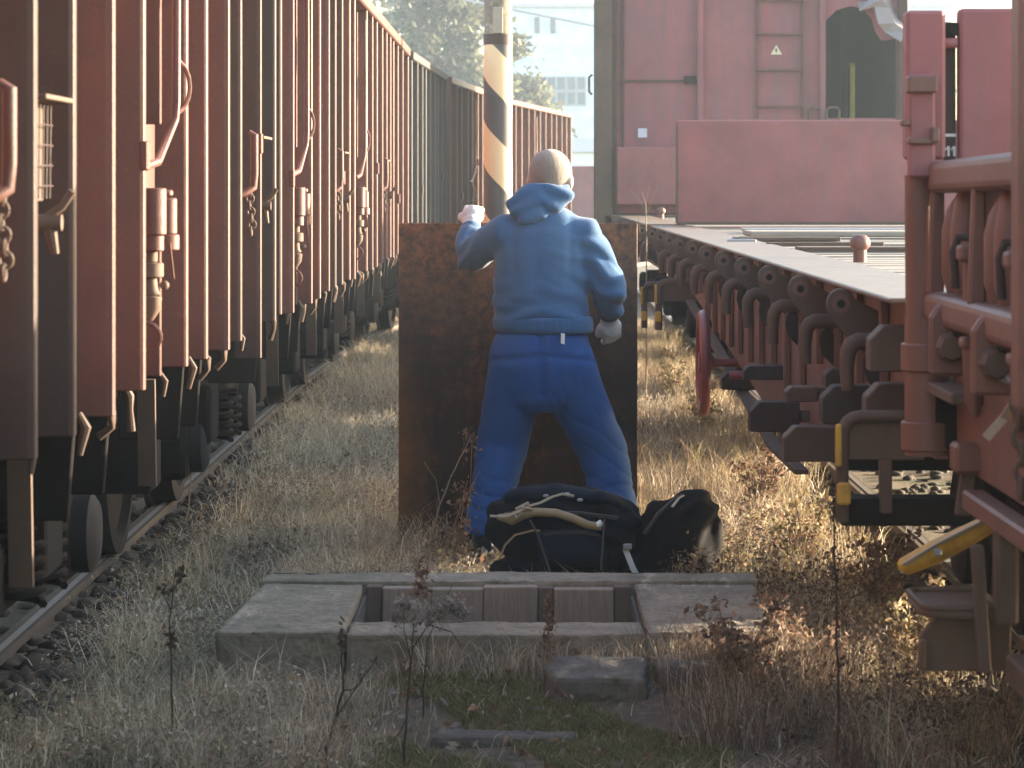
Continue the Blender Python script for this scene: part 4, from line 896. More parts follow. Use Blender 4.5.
# ------------------------------------------------------------------ the man
BY = 12.6
def person():
    J = lambda x, y, d=BY: at(x, y, d)
    head = J(550.5, 180, BY + .05); hr = Euler3(-.28, 0, -.25)
    L = dict(sh=J(507, 231), el=J(470, 256, 12.78), wr=J(471, 225, 12.92))
    Rr = dict(sh=J(583, 232), el=J(610, 290, 12.60), wr=J(609, 316, 12.78))
    hipL, knL, anL = J(519, 360), J(502, 447, BY + .08), J(485, 534, BY - .02)
    hipR, knR, anR = J(562, 360), J(602, 452, BY + .08), J(622, 534, BY + .02)
    def hand(mb, wr, fwd, down, s, k):   # palm, four fingers and thumb; k scales the radii
        fwd = Vector(fwd).normalized(); down = Vector(down); down = (down - fwd * down.dot(fwd)).normalized(); side = fwd.cross(down) * s
        pl = wr + fwd * .085
        mb.tube([wr - fwd * .03, wr + fwd * .02, wr + fwd * .06, pl + fwd * .005], [.027 * k, .030 * k, .034 * k, .030 * k], 12)
        mb.ell(wr + fwd * .055 + side * .018, .028 * k); mb.ell(wr + fwd * .055 - side * .018, .027 * k)
        for i, (off, ln) in enumerate(((.033, .072), (.011, .080), (-.011, .075), (-.032, .060))):
            p = pl + side * off; q = p + fwd * ln * .42 + down * .010; r_ = q + fwd * ln * .22 + down * ln * .30; e = r_ + down * ln * .34 - fwd * ln * .04
            mb.tube([p - fwd * .02, p, q, r_, e], [.010 * k, .0115 * k, .011 * k, .010 * k, .0085 * k], 8)
        p = wr + fwd * .025 + side * .026
        mb.tube([p, p + side * .026 + fwd * .025 + down * .012, p + side * .030 + fwd * .055 + down * .026, p + side * .022 + fwd * .072 + down * .036], [.014 * k, .0135 * k, .012 * k, .009 * k], 8)
    handL = (L['wr'], (.10, .62, .62), (.05, .8, -.5), 1); handR = (Rr['wr'], (.18, .45, -1), (-.4, 1, .2), -1)
    # body: one continuous skin from head to feet
    b = MB()
    def H(v): return head + hr @ Vector(v)
    b.ell(head + hr @ Vector((0, -.008, .025)), (.088, .108, .096), hr); b.ell(H((0, .03, -.03)), (.068, .078, .085), hr); b.ell(H((0, .055, -.085)), (.045, .045, .032), hr)
    b.tube([H((0, .095, .02)), H((0, .118, -.02)), H((0, .112, -.034))], [.010, .015, .012], 8)
    b.ell(H((0, .09, -.062)), (.026, .016, .008), hr); b.ell(H((0, .088, -.074)), (.024, .016, .007), hr)
    for sx in (-1, 1):
        b.ell(H((sx * .033, .088, .012)), (.016, .010, .010), hr); b.ell(H((sx * .034, .092, .034)), (.022, .010, .007), hr)
        b.ell(H((sx * .090, -.008, -.012)), (.013, .022, .036), hr)
    nk = J(543, 215)
    b.tube([H((0, -.02, -.03)), H((0, -.025, -.08)), nk, nk + Vector((0, 0, -.08))], [.060, .056, .062, .09], 16)
    sh = J(545, 232)
    b.loft([(J(545, 228), .15, .08), (J(542, 262), .155, .10), (J(541, 300), .135, .095), (J(541, 335), .145, .10), (J(541, 365), .15, .105)], 20)
    for q, w in ((L, 1), (Rr, 1)): b.tube([sh + (q['sh'] - sh) * .4, q['sh'], q['el'], q['wr']], [.06, .055, .038, .028], 12)
    for h, k, a in ((hipL, knL, anL), (hipR, knR, anR)):
        b.tube([h + Vector((0, 0, .06)), h, k, a, a - Vector((0, 0, .03))], [.085, .085, .052, .038, .036], 14)
        b.tube([a + Vector((0, -.04, -.045)), a + Vector((0, .05, -.05)), a + Vector((0, .15, -.062))], [.030, .034, .022], 10)
    for hd in (handL, handR): hand(b, *hd, .85)
    root = remesh(b, 'person', M['skin'], None, .0085, 4)
    tag(root, 'man in blue hooded sweatshirt and blue work trousers, seen from behind gripping the rusty plate', 'person')
    # cropped hair, a thin shell over the skull
    hb = MB(); hb.ell(head + hr @ Vector((0, -.010, .030)), (.0915, .1105, .0985), hr, 28, 20)
    ho = remesh(hb, 'hair', M['hair'], root, .006, 2)
    import bmesh
    bm = bmesh.new(); bm.from_mesh(ho.data); inv = hr.inverted()
    kill = [v for v in bm.verts if (lambda p: p.z < (.055 if p.y > .055 else (-.055 if p.y < -.02 else -.055 + (p.y + .02) * 1.3)))(inv @ (v.co - head))]
    bmesh.ops.delete(bm, geom=kill, context='VERTS'); bm.to_mesh(ho.data); bm.free()
    # hoodie
    h = MB()
    h.loft([(J(543, 208), .10, .07), (J(544, 218), .155, .095), (J(545, 232), .195, .115), (J(543, 255), .205, .135), (J(541, 280), .20, .142), (J(540, 300), .195, .142), (J(541, 312), .206, .148), (J(542, 319), .206, .148), (J(543, 324), .195, .142)], 28)
    for q, l in ((L, [.089, .080, .066, .055]), (Rr, [.088, .080, .075, .058])):
        mid = (q['sh'] + q['el']) / 2
        h.tube([sh + (q['sh'] - sh) * .45 + Vector((0, 0, -.01)), q['sh'] + Vector((0, 0, -.012)), mid, q['el'], q['el'] * .4 + q['wr'] * .6, q['el'] * .12 + q['wr'] * .88], [l[0], l[0] * .98, l[1] * 1.0, l[2] * 1.05, l[3] * 1.08, l[3] * .8], 18)
    def fold_h(p, n):
        x, y, z = p.x, p.y, p.z
        a = mnoise.noise(Vector((x * 5 + z * 3, y * 5, z * 9 - x * 2))) * .008
        a += .007 * math.sin((z + .35 * abs(x - .08)) * 62 + 3 * mnoise.noise(p * 6)) * max(0, min(1, (1.17 - z) / .12))           # bunching above the hem
        dr = (p - (Rr['sh'] * .45 + Rr['el'] * .55)); a += .009 * math.sin(z * 70 + x * 30 + 4 * mnoise.noise(p * 7)) * math.exp(-dr.length_squared / .02)
        dl = (p - L['el']); a += .010 * math.sin(x * 75 - z * 50 + 3 * mnoise.noise(p * 7)) * math.exp(-dl.length_squared / .015)
        a += -.004 * math.exp(-((x - .075 - .02 * math.sin(z * 4)) / .03) ** 2) * (1 if n.y < -.3 and z > 1.1 else 0)
        crh = lambda ph, w: (1 - abs(math.sin(ph))) ** w
        a += -.007 * crh(z * 26 + (x - .085) * 10 * (1 if x > .085 else -1) + 2.4 * mnoise.noise(p * 4), 4) * max(0, min(1, (1.22 - z) / .15))
        a += -.010 * crh(z * 30 + x * 12 + 2 * mnoise.noise(p * 5), 3) * math.exp(-dr.length_squared / .03)
        d2 = abs((x - .085)) - .12; a += -.005 * math.exp(-(d2 / .018) ** 2) * max(0, min(1, (z - 1.12) / .1)) * (1 if n.y < -.2 else 0)
        return a
    hd = remesh(h, 'hoodie', M['hoodie'], root, .011, 7, fold_h)
    hem = MB(); hc = J(544, 331); hem.loft([(J(543, 316), .206, .150), (J(543, 320), .210, .154), (J(543.5, 327), .210, .153), (J(544, 332), .206, .149), (J(544, 333), .19, .135)], 36)
    remesh(hem, 'hem_band', M['hoodie'], hd, .008, 4, lambda p, n: .004 * mnoise.noise(p * 9) + .0016 * math.sin(math.atan2(p.y - BY, p.x - .09) * 90) * (abs(n.z) < .6))
    for q in (L, Rr):
        dd = (q['wr'] - q['el']).normalized(); cu = MB().tube([q['wr'] - dd * .075, q['wr'] - dd * .06, q['wr'] - dd * .02, q['wr'] - dd * .012], [.042, .049, .047, .040], 20)
        remesh(cu, 'cuff', M['hoodie'], hd, .006, 3, lambda p, n: .003 * mnoise.noise(p * 14))
    ho_ = MB()
    c = J(541, 200, BY - .055)
    rings = []
    for k in range(25):
        a = 2 * math.pi * k / 24; rings.append(J(544, 199, BY + .02) + Vector((.098 * math.cos(a), .092 * math.sin(a), .022 * math.cos(a + .5) + .020 * math.sin(a))))
    ho_.tube(rings, .022, 12, cap=False)
    ho_.loft([(J(547, 184, BY - .03), .095, .05), (J(544, 192, BY - .045), .125, .058), (J(539, 201, BY - .05), .142, .056), (J(535, 209, BY - .062), .120, .048), (J(531, 217, BY - .072), .075, .040), (J(529, 224, BY - .085), .035, .028)], 24)
    def fold_d(p, n):
        return .006 * mnoise.noise(Vector((p.x * 9, p.y * 9, p.z * 18))) + .005 * math.sin(p.z * 80 + abs(p.x - .08) * 45 + 3 * mnoise.noise(p * 6)) * (n.y < .2)
    remesh(ho_, 'hood', M['hoodie'], hd, .009, 4, fold_d)
    # trousers
    tr = MB()
    tr.loft([(J(543, 326), .175, .125), (J(542, 335), .195, .138), (J(540, 350), .208, .150), (J(540, 368), .212, .152), (J(540, 388), .200, .138), (J(540, 402), .175, .115), (J(540, 412), .11, .08)], 28)
    for h_, k_, a_, rr in ((hipL, knL, anL, (.125, .124, .114, .110, .098, .090)), (hipR, knR, anR, (.128, .126, .116, .110, .096, .088))):
        tr.tube([h_ + Vector((0, 0, .02)), h_ * .75 + k_ * .25, h_ * .3 + k_ * .7, k_, k_ * .4 + a_ * .6, a_ + Vector((0, 0, .03)), a_ - Vector((0, 0, .005))], [rr[0], rr[1], rr[2], rr[3], rr[4], rr[5], rr[5] * .95], 22)
    def fold_t(p, n):
        x, y, z = p.x, p.y, p.z; s = -1 if x < .085 else 1
        leg = max(0, min(1, (.80 - z) / .1))
        a = mnoise.noise(Vector((x * 6, y * 6, z * 5))) * .008
        cr = lambda ph, w: (1 - abs(math.sin(ph))) ** w
        a += -.006 * cr(z * 24 + s * x * 17 + 2.2 * mnoise.noise(p * 4), 3) * leg * (.4 + .6 * mnoise.noise(p * 3 + Vector((5, 0, 0))) + .3)
        a += -.010 * cr(z * 40 - s * x * 12 + 2.5 * mnoise.noise(p * 5 + Vector((1, 7, 0))), 3) * max(0, min(1, (.42 - z) / .15))
        a += -.003 * cr((z - .7) * 16 + s * (x - .085) * 34, 4) * max(0, min(1, (z - .55) / .08)) * max(0, min(1, (.82 - z) / .08))
        a += -.016 * math.exp(-((x - .080) / .016) ** 2) * (1 if n.y < -.2 and z > .68 else 0)     # seat seam
        a += -.008 * math.exp(-((z - .855 + .12 * abs(x - .08)) / .012) ** 2) * (1 if n.y < -.2 else 0)
        return a
    to = remesh(tr, 'trousers', M['trousers'], root, .0105, 5, fold_t)
    tg = J(563, 338, BY - .158); MB().prism([(tg.x - .009, tg.z - .022), (tg.x + .007, tg.z - .026), (tg.x + .008, tg.z + .016), (tg.x - .008, tg.z + .019)], 'y', tg.y - .008, tg.y + .02).build('white_tag', M['white'], to)
    for hdn in (handL, handR):
        g = MB(); hand(g, *hdn, 1.18); dd = Vector(hdn[1]).normalized(); g.tube([hdn[0] - dd * .03, hdn[0] + dd * .02], [.037, .040], 14)
        remesh(g, 'glove', M['glove'], root, .0065, 3, lambda p, n: .0025 * mnoise.noise(p * 40))
    for a in (anL, anR):
        s = MB()
        s.tube([a + Vector((0, 0, .05)), a + Vector((0, -.005, -.02)), a + Vector((0, 0, -.05))], [.056, .055, .052], 16)
        s.tube([a + Vector((0, -.055, -.05)), a + Vector((0, 0, -.045)), a + Vector((.0, .08, -.052)), a + Vector((.0, .17, -.062)), a + Vector((0, .205, -.07))], [.034, .045, .046, .042, .02], 14)
        bo = remesh(s, 'boot', M['boot'], root, .009, 4)
        so = MB().prism([(a.x - .045, a.y - .08), (a.x + .045, a.y - .08), (a.x + .05, a.y + .15), (a.x + .03, a.y + .21), (a.x - .03, a.y + .21), (a.x - .05, a.y + .15)], 'z', -.005, a.z - .075)
        so.build('sole', M['under'], bo, bevel=.006)
from mathutils import Euler
def Euler3(x, y, z): return Euler((x, y, z)).to_matrix()
person()

# ------------------------------------------------------------------ bags
M['webbing'] = fabric('grey_webbing', (.035, .034, .036), rough=.8, scale=300)
def bags():
    D = 11.6; J = lambda x, y, d=D: at(x, y, d)
    L0 = (.16, D, 0)
    m = MB(L0)
    m.tube([J(502, 548), J(508, 540), J(524, 530), J(560, 530), J(605, 533), J(624, 540), J(632, 548)], [(.05, .08), (.13, .14), (.155, .165), (.16, .168), (.155, .165), (.12, .14), (.05, .07)], 24)
    m.ell(J(560, 570), (.27, .17, .09))
    fl = lambda p, n: .012 * mnoise.noise(Vector((p.x * 5, p.y * 5, p.z * 7))) + .010 * mnoise.noise(p * 17) + .010 * math.sin(p.x * 40 + p.z * 60 + 4 * mnoise.noise(p * 5)) * .8
    t = remesh(m, 'duffel_bag', M['bag'], None, .013, 4, fl); t.location = L0
    tag(t, 'slumped black and navy duffel bag on the grass behind the pit frame', 'bag')
    f = MB(L0).tube([J(503, 500, D - .10), J(520, 494, D - .07), J(560, 493, D - .06), J(600, 497, D - .08), J(622, 505, D - .06)], [(.02, .02), (.05, .03), (.055, .035), (.05, .03), (.02, .02)], 14)
    remesh(f, 'top_flap', M['bagblue'], t, .010, 3, lambda p, n: .010 * mnoise.noise(p * 14))
    z = MB(L0).tube([J(505, 514, D - .17), J(530, 512, D - .20), J(580, 513, D - .20), J(618, 518, D - .18)], .007, 8); z.build('zip_seam', M['webbing'], t, smooth=True)
    for x, y in ((546, 496), (580, 500), (567, 494)): MB(L0).ell(J(x, y, D - .13), (.012, .008, .007)).build('stud', M['grey_metal'], t, smooth=True)
    s = MB(L0)
    for pts in (((530, 520), (538, 535), (545, 556), (550, 572)), ((604, 520), (603, 540), (601, 570))):
        s.tube([J(x, y, D - .238) for x, y in pts], [(.015, .004)] * len(pts), 8)
    s.build('strap', M['webbing'], t, smooth=True)
    pk = MB(L0).loft([(J(572, 566, D - .19), .13, .045), (J(572, 552, D - .205), .135, .05), (J(571, 538, D - .20), .13, .045), (J(570, 531, D - .18), .11, .03)], 24)
    remesh(pk, 'front_pocket', M['bagblue'], t, .010, 3, lambda p, n: .010 * mnoise.noise(p * 11))
    MB(L0).tube([J(543, 535, D - .225), J(560, 533, D - .24), J(585, 533, D - .24), J(600, 536, D - .225)], .005, 6).build('pocket_zip', M['webbing'], t, smooth=True)
    # tan tube with a knotted cord on top of the duffel
    c = J(548, 515, D - .22)
    h = MB(c).tube([J(498, 517, D - .2), J(512, 519, D - .22), J(522, 514, D - .23), J(535, 512, D - .24), J(556, 513, D - .24), J(572, 518, D - .24), J(588, 525, D - .24), J(601, 527, D - .23)], [.011, .024, .022, .017, .0165, .0165, .016, .015], 14).build('tan_tube', M['hose'], None, smooth=True)
    h.location = c; tag(h, 'bent tan rubber tube with a pale cord lying across the duffel bag', 'tube')
    k = MB(c).tube([J(490, 516, D - .24), J(507, 517, D - .25), J(521, 511, D - .26), J(529, 506, D - .25), J(540, 503, D - .22), J(552, 497, D - .2), J(562, 494, D - .17), J(574, 496, D - .17)], .0055, 6)
    k.tube([J(513, 512, D - .25), J(517, 518, D - .26), J(522, 513, D - .26), J(516, 509, D - .25), J(528, 503, D - .25), J(532, 509, D - .26), J(521, 507, D - .26)], .006, 6); k.build('cord', M['rope'], h, smooth=True)
    MB(c).tube([J(597, 526, D - .235), J(602, 522, D - .235)], [.014, .012], 10).build('tube_end', M['white'], h, smooth=True)
    MB(c).tube([J(499, 560, D - .22), J(505, 545, D - .24), J(515, 535, D - .25), J(535, 530, D - .245), J(540, 531, D - .24)], .004, 6).build('loose_cord', M['hose'], h, smooth=True)
    # backpack slumped on its side
    L1 = (.60, 11.75, 0); D = 11.75
    m = MB(L1)
    m.loft([(J(668, 590), .18, .15), (J(668, 566), .175, .16), (J(674, 545), .155, .155), (J(682, 525), .125, .14), (J(691, 510), .09, .11), (J(700, 500), .06, .075)], 26)
    m.tube([J(630, 562), J(640, 541), J(662, 520), J(690, 502), J(712, 499)], [.04, .06, .075, .06, .025], 16)
    m.tube([J(694, 508), J(708, 512), J(706, 540), J(698, 566)], [.05, .05, .06, .06], 14)
    t2 = remesh(m, 'backpack', M['bag2'], None, .012, 4, lambda p, n: .011 * mnoise.noise(Vector((p.x * 7, p.y * 6, p.z * 8))) + .007 * mnoise.noise(p * 14) + .008 * math.sin(p.x * 55 - p.z * 40 + 5 * mnoise.noise(p * 6))); t2.location = L1
    tag(t2, 'black backpack slumped against the right end of the duffel bag', 'backpack')
    MB(L1).tube([J(645, 534, D - .22), J(658, 514, D - .22), J(676, 498, D - .18), J(692, 493, D - .13), J(702, 498, D - .16), J(692, 508, D - .2)], [(.022, .008)] * 6, 10).build('shoulder_strap', M['webbing'], t2, smooth=True)
    MB(L1).tube([J(672, 507, D - .235), J(679, 498, D - .21), J(690, 492, D - .15)], [(.008, .003)] * 3, 8).build('strap_edge', M['rope'], t2, smooth=True)
    st = MB(L1).tube([J(624, 538, D - .24), J(626, 551, D - .27), J(632, 566, D - .28), J(637, 576, D - .27)], [(.012, .004)] * 4, 8).build('webbing_strap', M['white'], t2, smooth=True)
    b = MB(L1).box(J(622, 0, D - .2).x, J(631, 0, D - .2).x, D - .295, D - .275, J(0, 547, D - .2).z, J(0, 541, D - .2).z); b.build('buckle', M['grey_metal'], st, bevel=.004)
    MB(L1).box(J(663, 0, D - .2).x, J(666, 0, D - .2).x, D - .23, D - .19, J(0, 529, D - .2).z, J(0, 522, D - .2).z).build('blue_tag', plain('blue_fabric_tag', (.05, .16, .28)), t2)
bags()

# ------------------------------------------------------------------ plants
def stalk(name, pts_px, Y, r0, label, cat, heads=(), twigs=(), col='stem', leaf=(), group=None):
    # a dried stalk through pixels at depth Y, its bent twigs and seed heads
    pts = [at(x, y, Y + dy) for x, y, dy in pts_px]
    base = pts[0].copy(); base.z = gz(base.x, Y) - .02
    if pts[0].z > base.z + .02: pts = [base] + pts
    L0 = Vector((pts[0].x, pts[0].y, 0)); n = len(pts)
    t = empty(name, L0, 0, label, cat, group)
    fine = []
    for a, b in zip(pts[:-1], pts[1:]):
        for k in range(4): fine.append(a.lerp(b, k / 4) + Vector((random.uniform(-1, 1), random.uniform(-1, 1), 0)) * r0 * .6)
    fine.append(pts[-1])
    m = MB(L0).tube(fine, [r0 * (1 - .7 * i / len(fine)) for i in range(len(fine))], 7)
    for tw in twigs:
        q = [at(x, y, Y + dy) for x, y, dy in tw]; m.tube(q, [r0 * .5] + [r0 * .3] * (len(q) - 1), 6)
    m.build('stem', M[col], t, smooth=True)
    for (x, y, dy, rx, rz, nn, sz, pal) in heads:
        c = at(x, y, Y + dy) - L0; o = merge('seed_head', [leaves(tuple(c), nn, (rx, rx, rz), sz, pal)], M['leaf']); o.parent = t
    lst = []
    for (x, y, dy, rx, rz, nn, sz, pal) in leaf:
        c = at(x, y, Y + dy) - L0; lst.append(leaves(tuple(c), nn, (rx, rx, rz), sz, pal))
    if lst: o = merge('dry_leaves', lst, M['leaf']); o.parent = t
    return t
M['stem'] = plain('dark_dried_stem', (.045, .032, .026), rough=.85)
M['stem_pale'] = plain('pale_dried_stem', (.22, .17, .12), rough=.85)
PAL_FLUFF = np.array([(.34, .31, .28), (.28, .25, .22), (.20, .17, .145)])
PAL_DARK = np.array([(.06, .045, .035), (.09, .07, .05)])
fl = PAL_FLUFF
stalk('dried_weed', [(172, 768, 0), (172, 690, 0), (170, 620, 0), (176, 568, 0)], 8.0, .0042, 'thin dark weed stalk with withered pods at the lower left', 'weed',
      heads=[(181, 574, 0, .012, .02, 22, .012, PAL_DARK), (168, 590, 0, .02, .012, 20, .010, PAL_DARK), (160, 588, 0, .01, .012, 10, .010, PAL_DARK), (172, 640, 0, .012, .03, 20, .014, PAL_DARK)], twigs=[[(171, 610, 0), (162, 592, .02)], [(174, 590, 0), (182, 572, .02)]])
stalk('plume_weed', [(187, 520, 0), (192, 470, 0), (200, 430, 0), (204, 392, 0)], 13.6, .005, 'tall withered plume weed beside the left rail', 'weed',
      heads=[(201, 400, 0, .04, .05, 90, .018, PAL_RUST), (197, 425, 0, .06, .05, 80, .018, PAL_RUST), (208, 432, 0, .05, .03, 50, .016, PAL_RUST), (190, 450, 0, .05, .05, 50, .016, PAL_RUST)], col='stem_pale')
stalk('seeding_weed', [(404, 768, 0), (406, 720, 0), (411, 660, 0), (414, 622, 0)], 8.0, .0045, 'weed with pale fluffy seed heads in front of the open pit', 'weed',
      heads=[(404, 603, 0, .035, .018, 150, .008, fl), (415, 617, 0, .05, .028, 200, .008, fl), (436, 612, -.02, .04, .03, 230, .008, fl), (452, 603, -.02, .035, .025, 200, .008, fl), (460, 612, -.02, .025, .02, 120, .008, fl), (396, 618, 0, .02, .02, 60, .008, fl)],
      twigs=[[(412, 650, 0), (426, 628, -.01), (444, 612, -.02)], [(411, 660, 0), (404, 630, 0), (403, 606, 0)], [(406, 720, 0), (398, 735, 0), (388, 745, 0)], [(430, 625, 0), (452, 632, 0), (462, 648, 0)]])
stalk('branched_weed', [(322, 768, 0), (334, 722, 0), (343, 690, 0), (342, 655, 0), (343, 628, 0)], 8.05, .005, 'dark branched weed stalk left of the seeding weed', 'weed',
      twigs=[[(336, 718, 0), (356, 688, .02), (372, 665, .02)], [(330, 740, 0), (318, 752, -.02), (300, 764, -.03)], [(343, 690, 0), (352, 690, 0), (358, 685, 0)]], heads=[(342, 640, 0, .012, .05, 26, .012, PAL_DARK), (374, 662, 0, .015, .015, 12, .01, PAL_DARK)])
stalk('tall_thin_weed', [(837, 768, 0), (838, 690, 0), (836, 600, 0), (834, 520, 0), (833, 478, 0)], 8.0, .0048, 'tall straight thin weed stalk at the lower right', 'weed', heads=[(834, 500, 0, .012, .06, 34, .012, PAL_DARK), (835, 560, 0, .012, .06, 20, .012, PAL_DARK)])
stalk('bare_twig', [(423, 690, 0), (428, 640, 0), (452, 585, .1)], 8.6, .003, 'short rusty leaved sprig in front of the left end of the pit opening', 'weed', leaf=[(421, 572, .2, .02, .04, 60, .011, PAL_RUST), (424, 590, .2, .03, .03, 60, .011, PAL_RUST)])
stalk('rusty_sprig', [(550, 655, 0), (549, 620, 0), (550, 600, 0)], 9.0, .003, 'small rust coloured sprig in front of the middle of the pit', 'weed', leaf=[(549, 604, 0, .012, .03, 55, .010, PAL_RUST), (548, 640, 0, .02, .05, 55, .010, PAL_RUST), (550, 625, 0, .02, .03, 55, .010, PAL_RUST)], col='stem_pale')
stalk('leaning_stem', [(428, 548, 0), (440, 505, 0), (455, 468, 0), (474, 432, .1)], 12.3, .005, 'dry brown stems leaning in front of the rusty plate by the left leg', 'weed',
      twigs=[[(452, 560, 0), (456, 520, 0), (468, 480, 0)], [(440, 505, 0), (436, 480, 0), (424, 462, 0)], [(462, 550, 0), (470, 500, 0), (472, 440, 0)], [(446, 545, 0), (462, 505, 0), (480, 470, 0)]], col='stem_pale', heads=[(470, 440, 0, .04, .06, 50, .014, PAL_RUST), (462, 500, 0, .06, .10, 110, .014, PAL_RUST), (455, 535, 0, .08, .06, 120, .014, PAL_RUST)])
stalk('deck_weed', [(646, 232, 0), (646, 205, 0), (642, 192, 0)], 21.2, .006, 'bare wiry weed growing up beside the far end of the flat wagon', 'weed',
      twigs=[[(646, 215, 0), (652, 200, 0), (658, 186, 0)], [(646, 212, 0), (638, 198, 0), (630, 190, 0)], [(645, 205, 0), (648, 192, 0), (650, 182, 0)], [(640, 232, 0), (638, 215, 0)]], col='stem_pale')
random.seed(21)
for i, (x, y, Y, hh, pal, lab) in enumerate([(812, 470, 16, .34, PAL_GOLD, 'sunlit ochre leafy weed beside the handwheel truss, farthest right of its patch'), (760, 505, 14.2, .30, PAL_RUST, 'rust coloured leafy weed to the right of the backpack'),
        (805, 560, 12.3, .28, PAL_GOLD, 'golden leafed weed under the yellow edged step bracket'), (915, 690, 9.2, .34, PAL_GOLD, 'bright sunlit leafy weed in the light patch at the lower right'), (790, 650, 9.4, .28, PAL_RUST, 'brown withered dock clump at the right end of the pit frame'),
        (735, 700, 8.8, .24, PAL_RUST, 'reddish withered clump in the grass right of the concrete chunks'), (675, 400, 21.5, .42, PAL_GOLD, 'yellow leaved weed between the plate and the flat wagon'), (700, 455, 18.2, .34, PAL_GOLD, 'golden weed clump below the red handwheel'), (880, 600, 10.6, .36, PAL_RUST, 'dark reddish weed clump under the nearest flat wagon step')]):
    b = at(x, y, Y); L0 = Vector((b.x, Y, gz(b.x, Y)))
    t = empty('leafy_weed', L0, 0, lab, 'weed'); sm = MB(); lst = []
    for k in range(11):
        a = random.uniform(0, 6.28); r = random.uniform(.04, .16); h_ = hh * random.uniform(.5, 1.1)
        tip = Vector((r * math.cos(a), r * math.sin(a), h_)); sm.tube([(0, 0, -.02), tip * .5 + Vector((0, 0, h_ * .1)), tip], [.004, .003, .0015], 5)
        for q in (.45, .7, .95): lst.append(leaves(tuple(tip * q), 26, (.035, .035, .03), .013, pal))
    sm.build('stem', M['stem_pale'], t, smooth=True); o = merge('leaves', lst, M['leaf']); o.parent = t

# grass and stones: what nobody could count
def region(n, x0, x1, y0, y1, reject):
    xs = rng.uniform(x0, x1, n * 2); ys = rng.uniform(y0, y1, n * 2); k = np.array([not reject(a, b) for a, b in zip(xs, ys)]); return xs[k][:n], ys[k][:n]
def patch(x, y, s=1.6, o=0): return mnoise.noise(Vector((x * s, y * s * .7, 11 + o)))
inpit = lambda x, y: (-.95 < x < .83 and 9.12 < y < 10.55)
feet = lambda x, y: False
def g(name, lst, kind_label):
    o = merge(name, lst, M['blade']); tag(o, kind_label, None, None, 'stuff')
moss = lambda x, y: (-.45 < x + .08 * math.sin(y * 9) < .62 and y < 9.15)
# short dry mat all over the strip
x, y = region(62000, -1.58, 1.35, 7.7, 15, lambda a, b: inpit(a, b) or (moss(a, b) and random.random() < .85) or random.random() > .68 + 1.4 * patch(a, b))
A = blades('', x, y, .055, .0035, np.concatenate([PAL_DRY, PAL_GREEN * 1.2]), 1.4)
x, y = region(30000, -1.6, 1.5, 15, 34, lambda a, b: random.random() > .8 + patch(a, b)); B_ = blades('', x, y, .12, .006, PAL_DRY, 1.1)
x, y = region(9000, -1.6, 1.5, 3.5, 7.75, lambda a, b: random.random() > .75 + patch(a, b)); C_ = blades('', x, y, .09, .004, PAL_DRY, 1.2)
g('dry_grass', [A, B_, C_], 'short matted dry grass covering the strip between the tracks')
# taller bleached tufts on the left
cl = []
for k in range(620):
    a, b = rng.uniform(-1.5, -.3), rng.uniform(7.7, 30)
    if inpit(a, b) or (b < 9.2 and a > -.45) or patch(a, b, 1.1, 5) < -.15 or (-.45 < a and 11.0 < b < 13.0) or (a < -1.36 and b < 16): continue
    n = int(rng.integers(30, 75)); cl.append(blades('', rng.normal(a, .06, n), rng.normal(b, .08, n), rng.uniform(.10, .24), .0032, PAL_DRY * rng.uniform(.85, 1.45), .85))
for k in range(130):
    a = rng.uniform(-1.3, 1.2); b = rng.uniform(4.0, 7.7); cl.append(blades('', rng.normal(a, .06, 50), rng.normal(b, .07, 50), rng.uniform(.08, .15), .003, PAL_DRY * rng.uniform(.8, 1.1), .8))
for k in range(70):
    a = rng.uniform(-1.25, -.45); b = rng.uniform(7.75, 9.1); n = 60
    cl.append(blades('', rng.normal(a, .05, n), rng.normal(b, .05, n), rng.uniform(.10, .19), .0026, PAL_DRY * rng.uniform(.8, 1.25), .8))
g('dry_grass_tufts', cl, 'bleached dry grass tufts on the left of the strip')
cl = []
for k in range(520):
    a, b = rng.uniform(.3, 1.45), rng.uniform(7.7, 31)
    if inpit(a, b) or moss(a, b) or (10.5 < b < 12.3 and a < .75): continue
    n = int(rng.integers(30, 70)); pal = PAL_GOLD if rng.random() < .45 else (PAL_DRY if rng.random() < .7 else PAL_RUST)
    cl.append(blades('', rng.normal(a, .06, n), rng.normal(b, .08, n), rng.uniform(.10, .26), .0034, pal * rng.uniform(.7, 1.1), .7))
for k in range(60):
    a, b = rng.uniform(.45, .95), rng.uniform(8.2, 9.6)
    if inpit(a, b): continue
    cl.append(blades('', rng.normal(a, .05, 60), rng.normal(b, .05, 60), .19, .0022, np.concatenate([PAL_RUST, PAL_RUST, PAL_DRY]), .6))
g('golden_grass_tufts', cl, 'golden and rusty dry grass tufts along the right wagons')
cl = []
for k in range(150):
    a, b = rng.uniform(-.9, .8), rng.uniform(10.55, 13.0); n = 45
    if (11.2 < b < 12.0 and a > -.2) or (-.42 < a < .6 and 11.0 < b < 12.95): continue
    cl.append(blades('', rng.normal(a, .06, n), rng.normal(b, .06, n), rng.uniform(.08, .20), .003, PAL_DRY * 1.05, .8))
for k in range(46):
    a = rng.uniform(-.95, .8); b = rng.uniform(8.98, 9.14); n = 30
    cl.append(blades('', rng.normal(a, .04, n), rng.normal(b, .03, n), rng.uniform(.06, .17), .0026, PAL_DRY, .7))
g('slab_edge_grass', cl, 'dry grass fringe round the pit frame and the plate foot')
x, y = region(34000, -.6, .75, 7.7, 9.12, lambda a, b: not moss(a, b) or patch(a, b, 2.4, 2) < -.12)
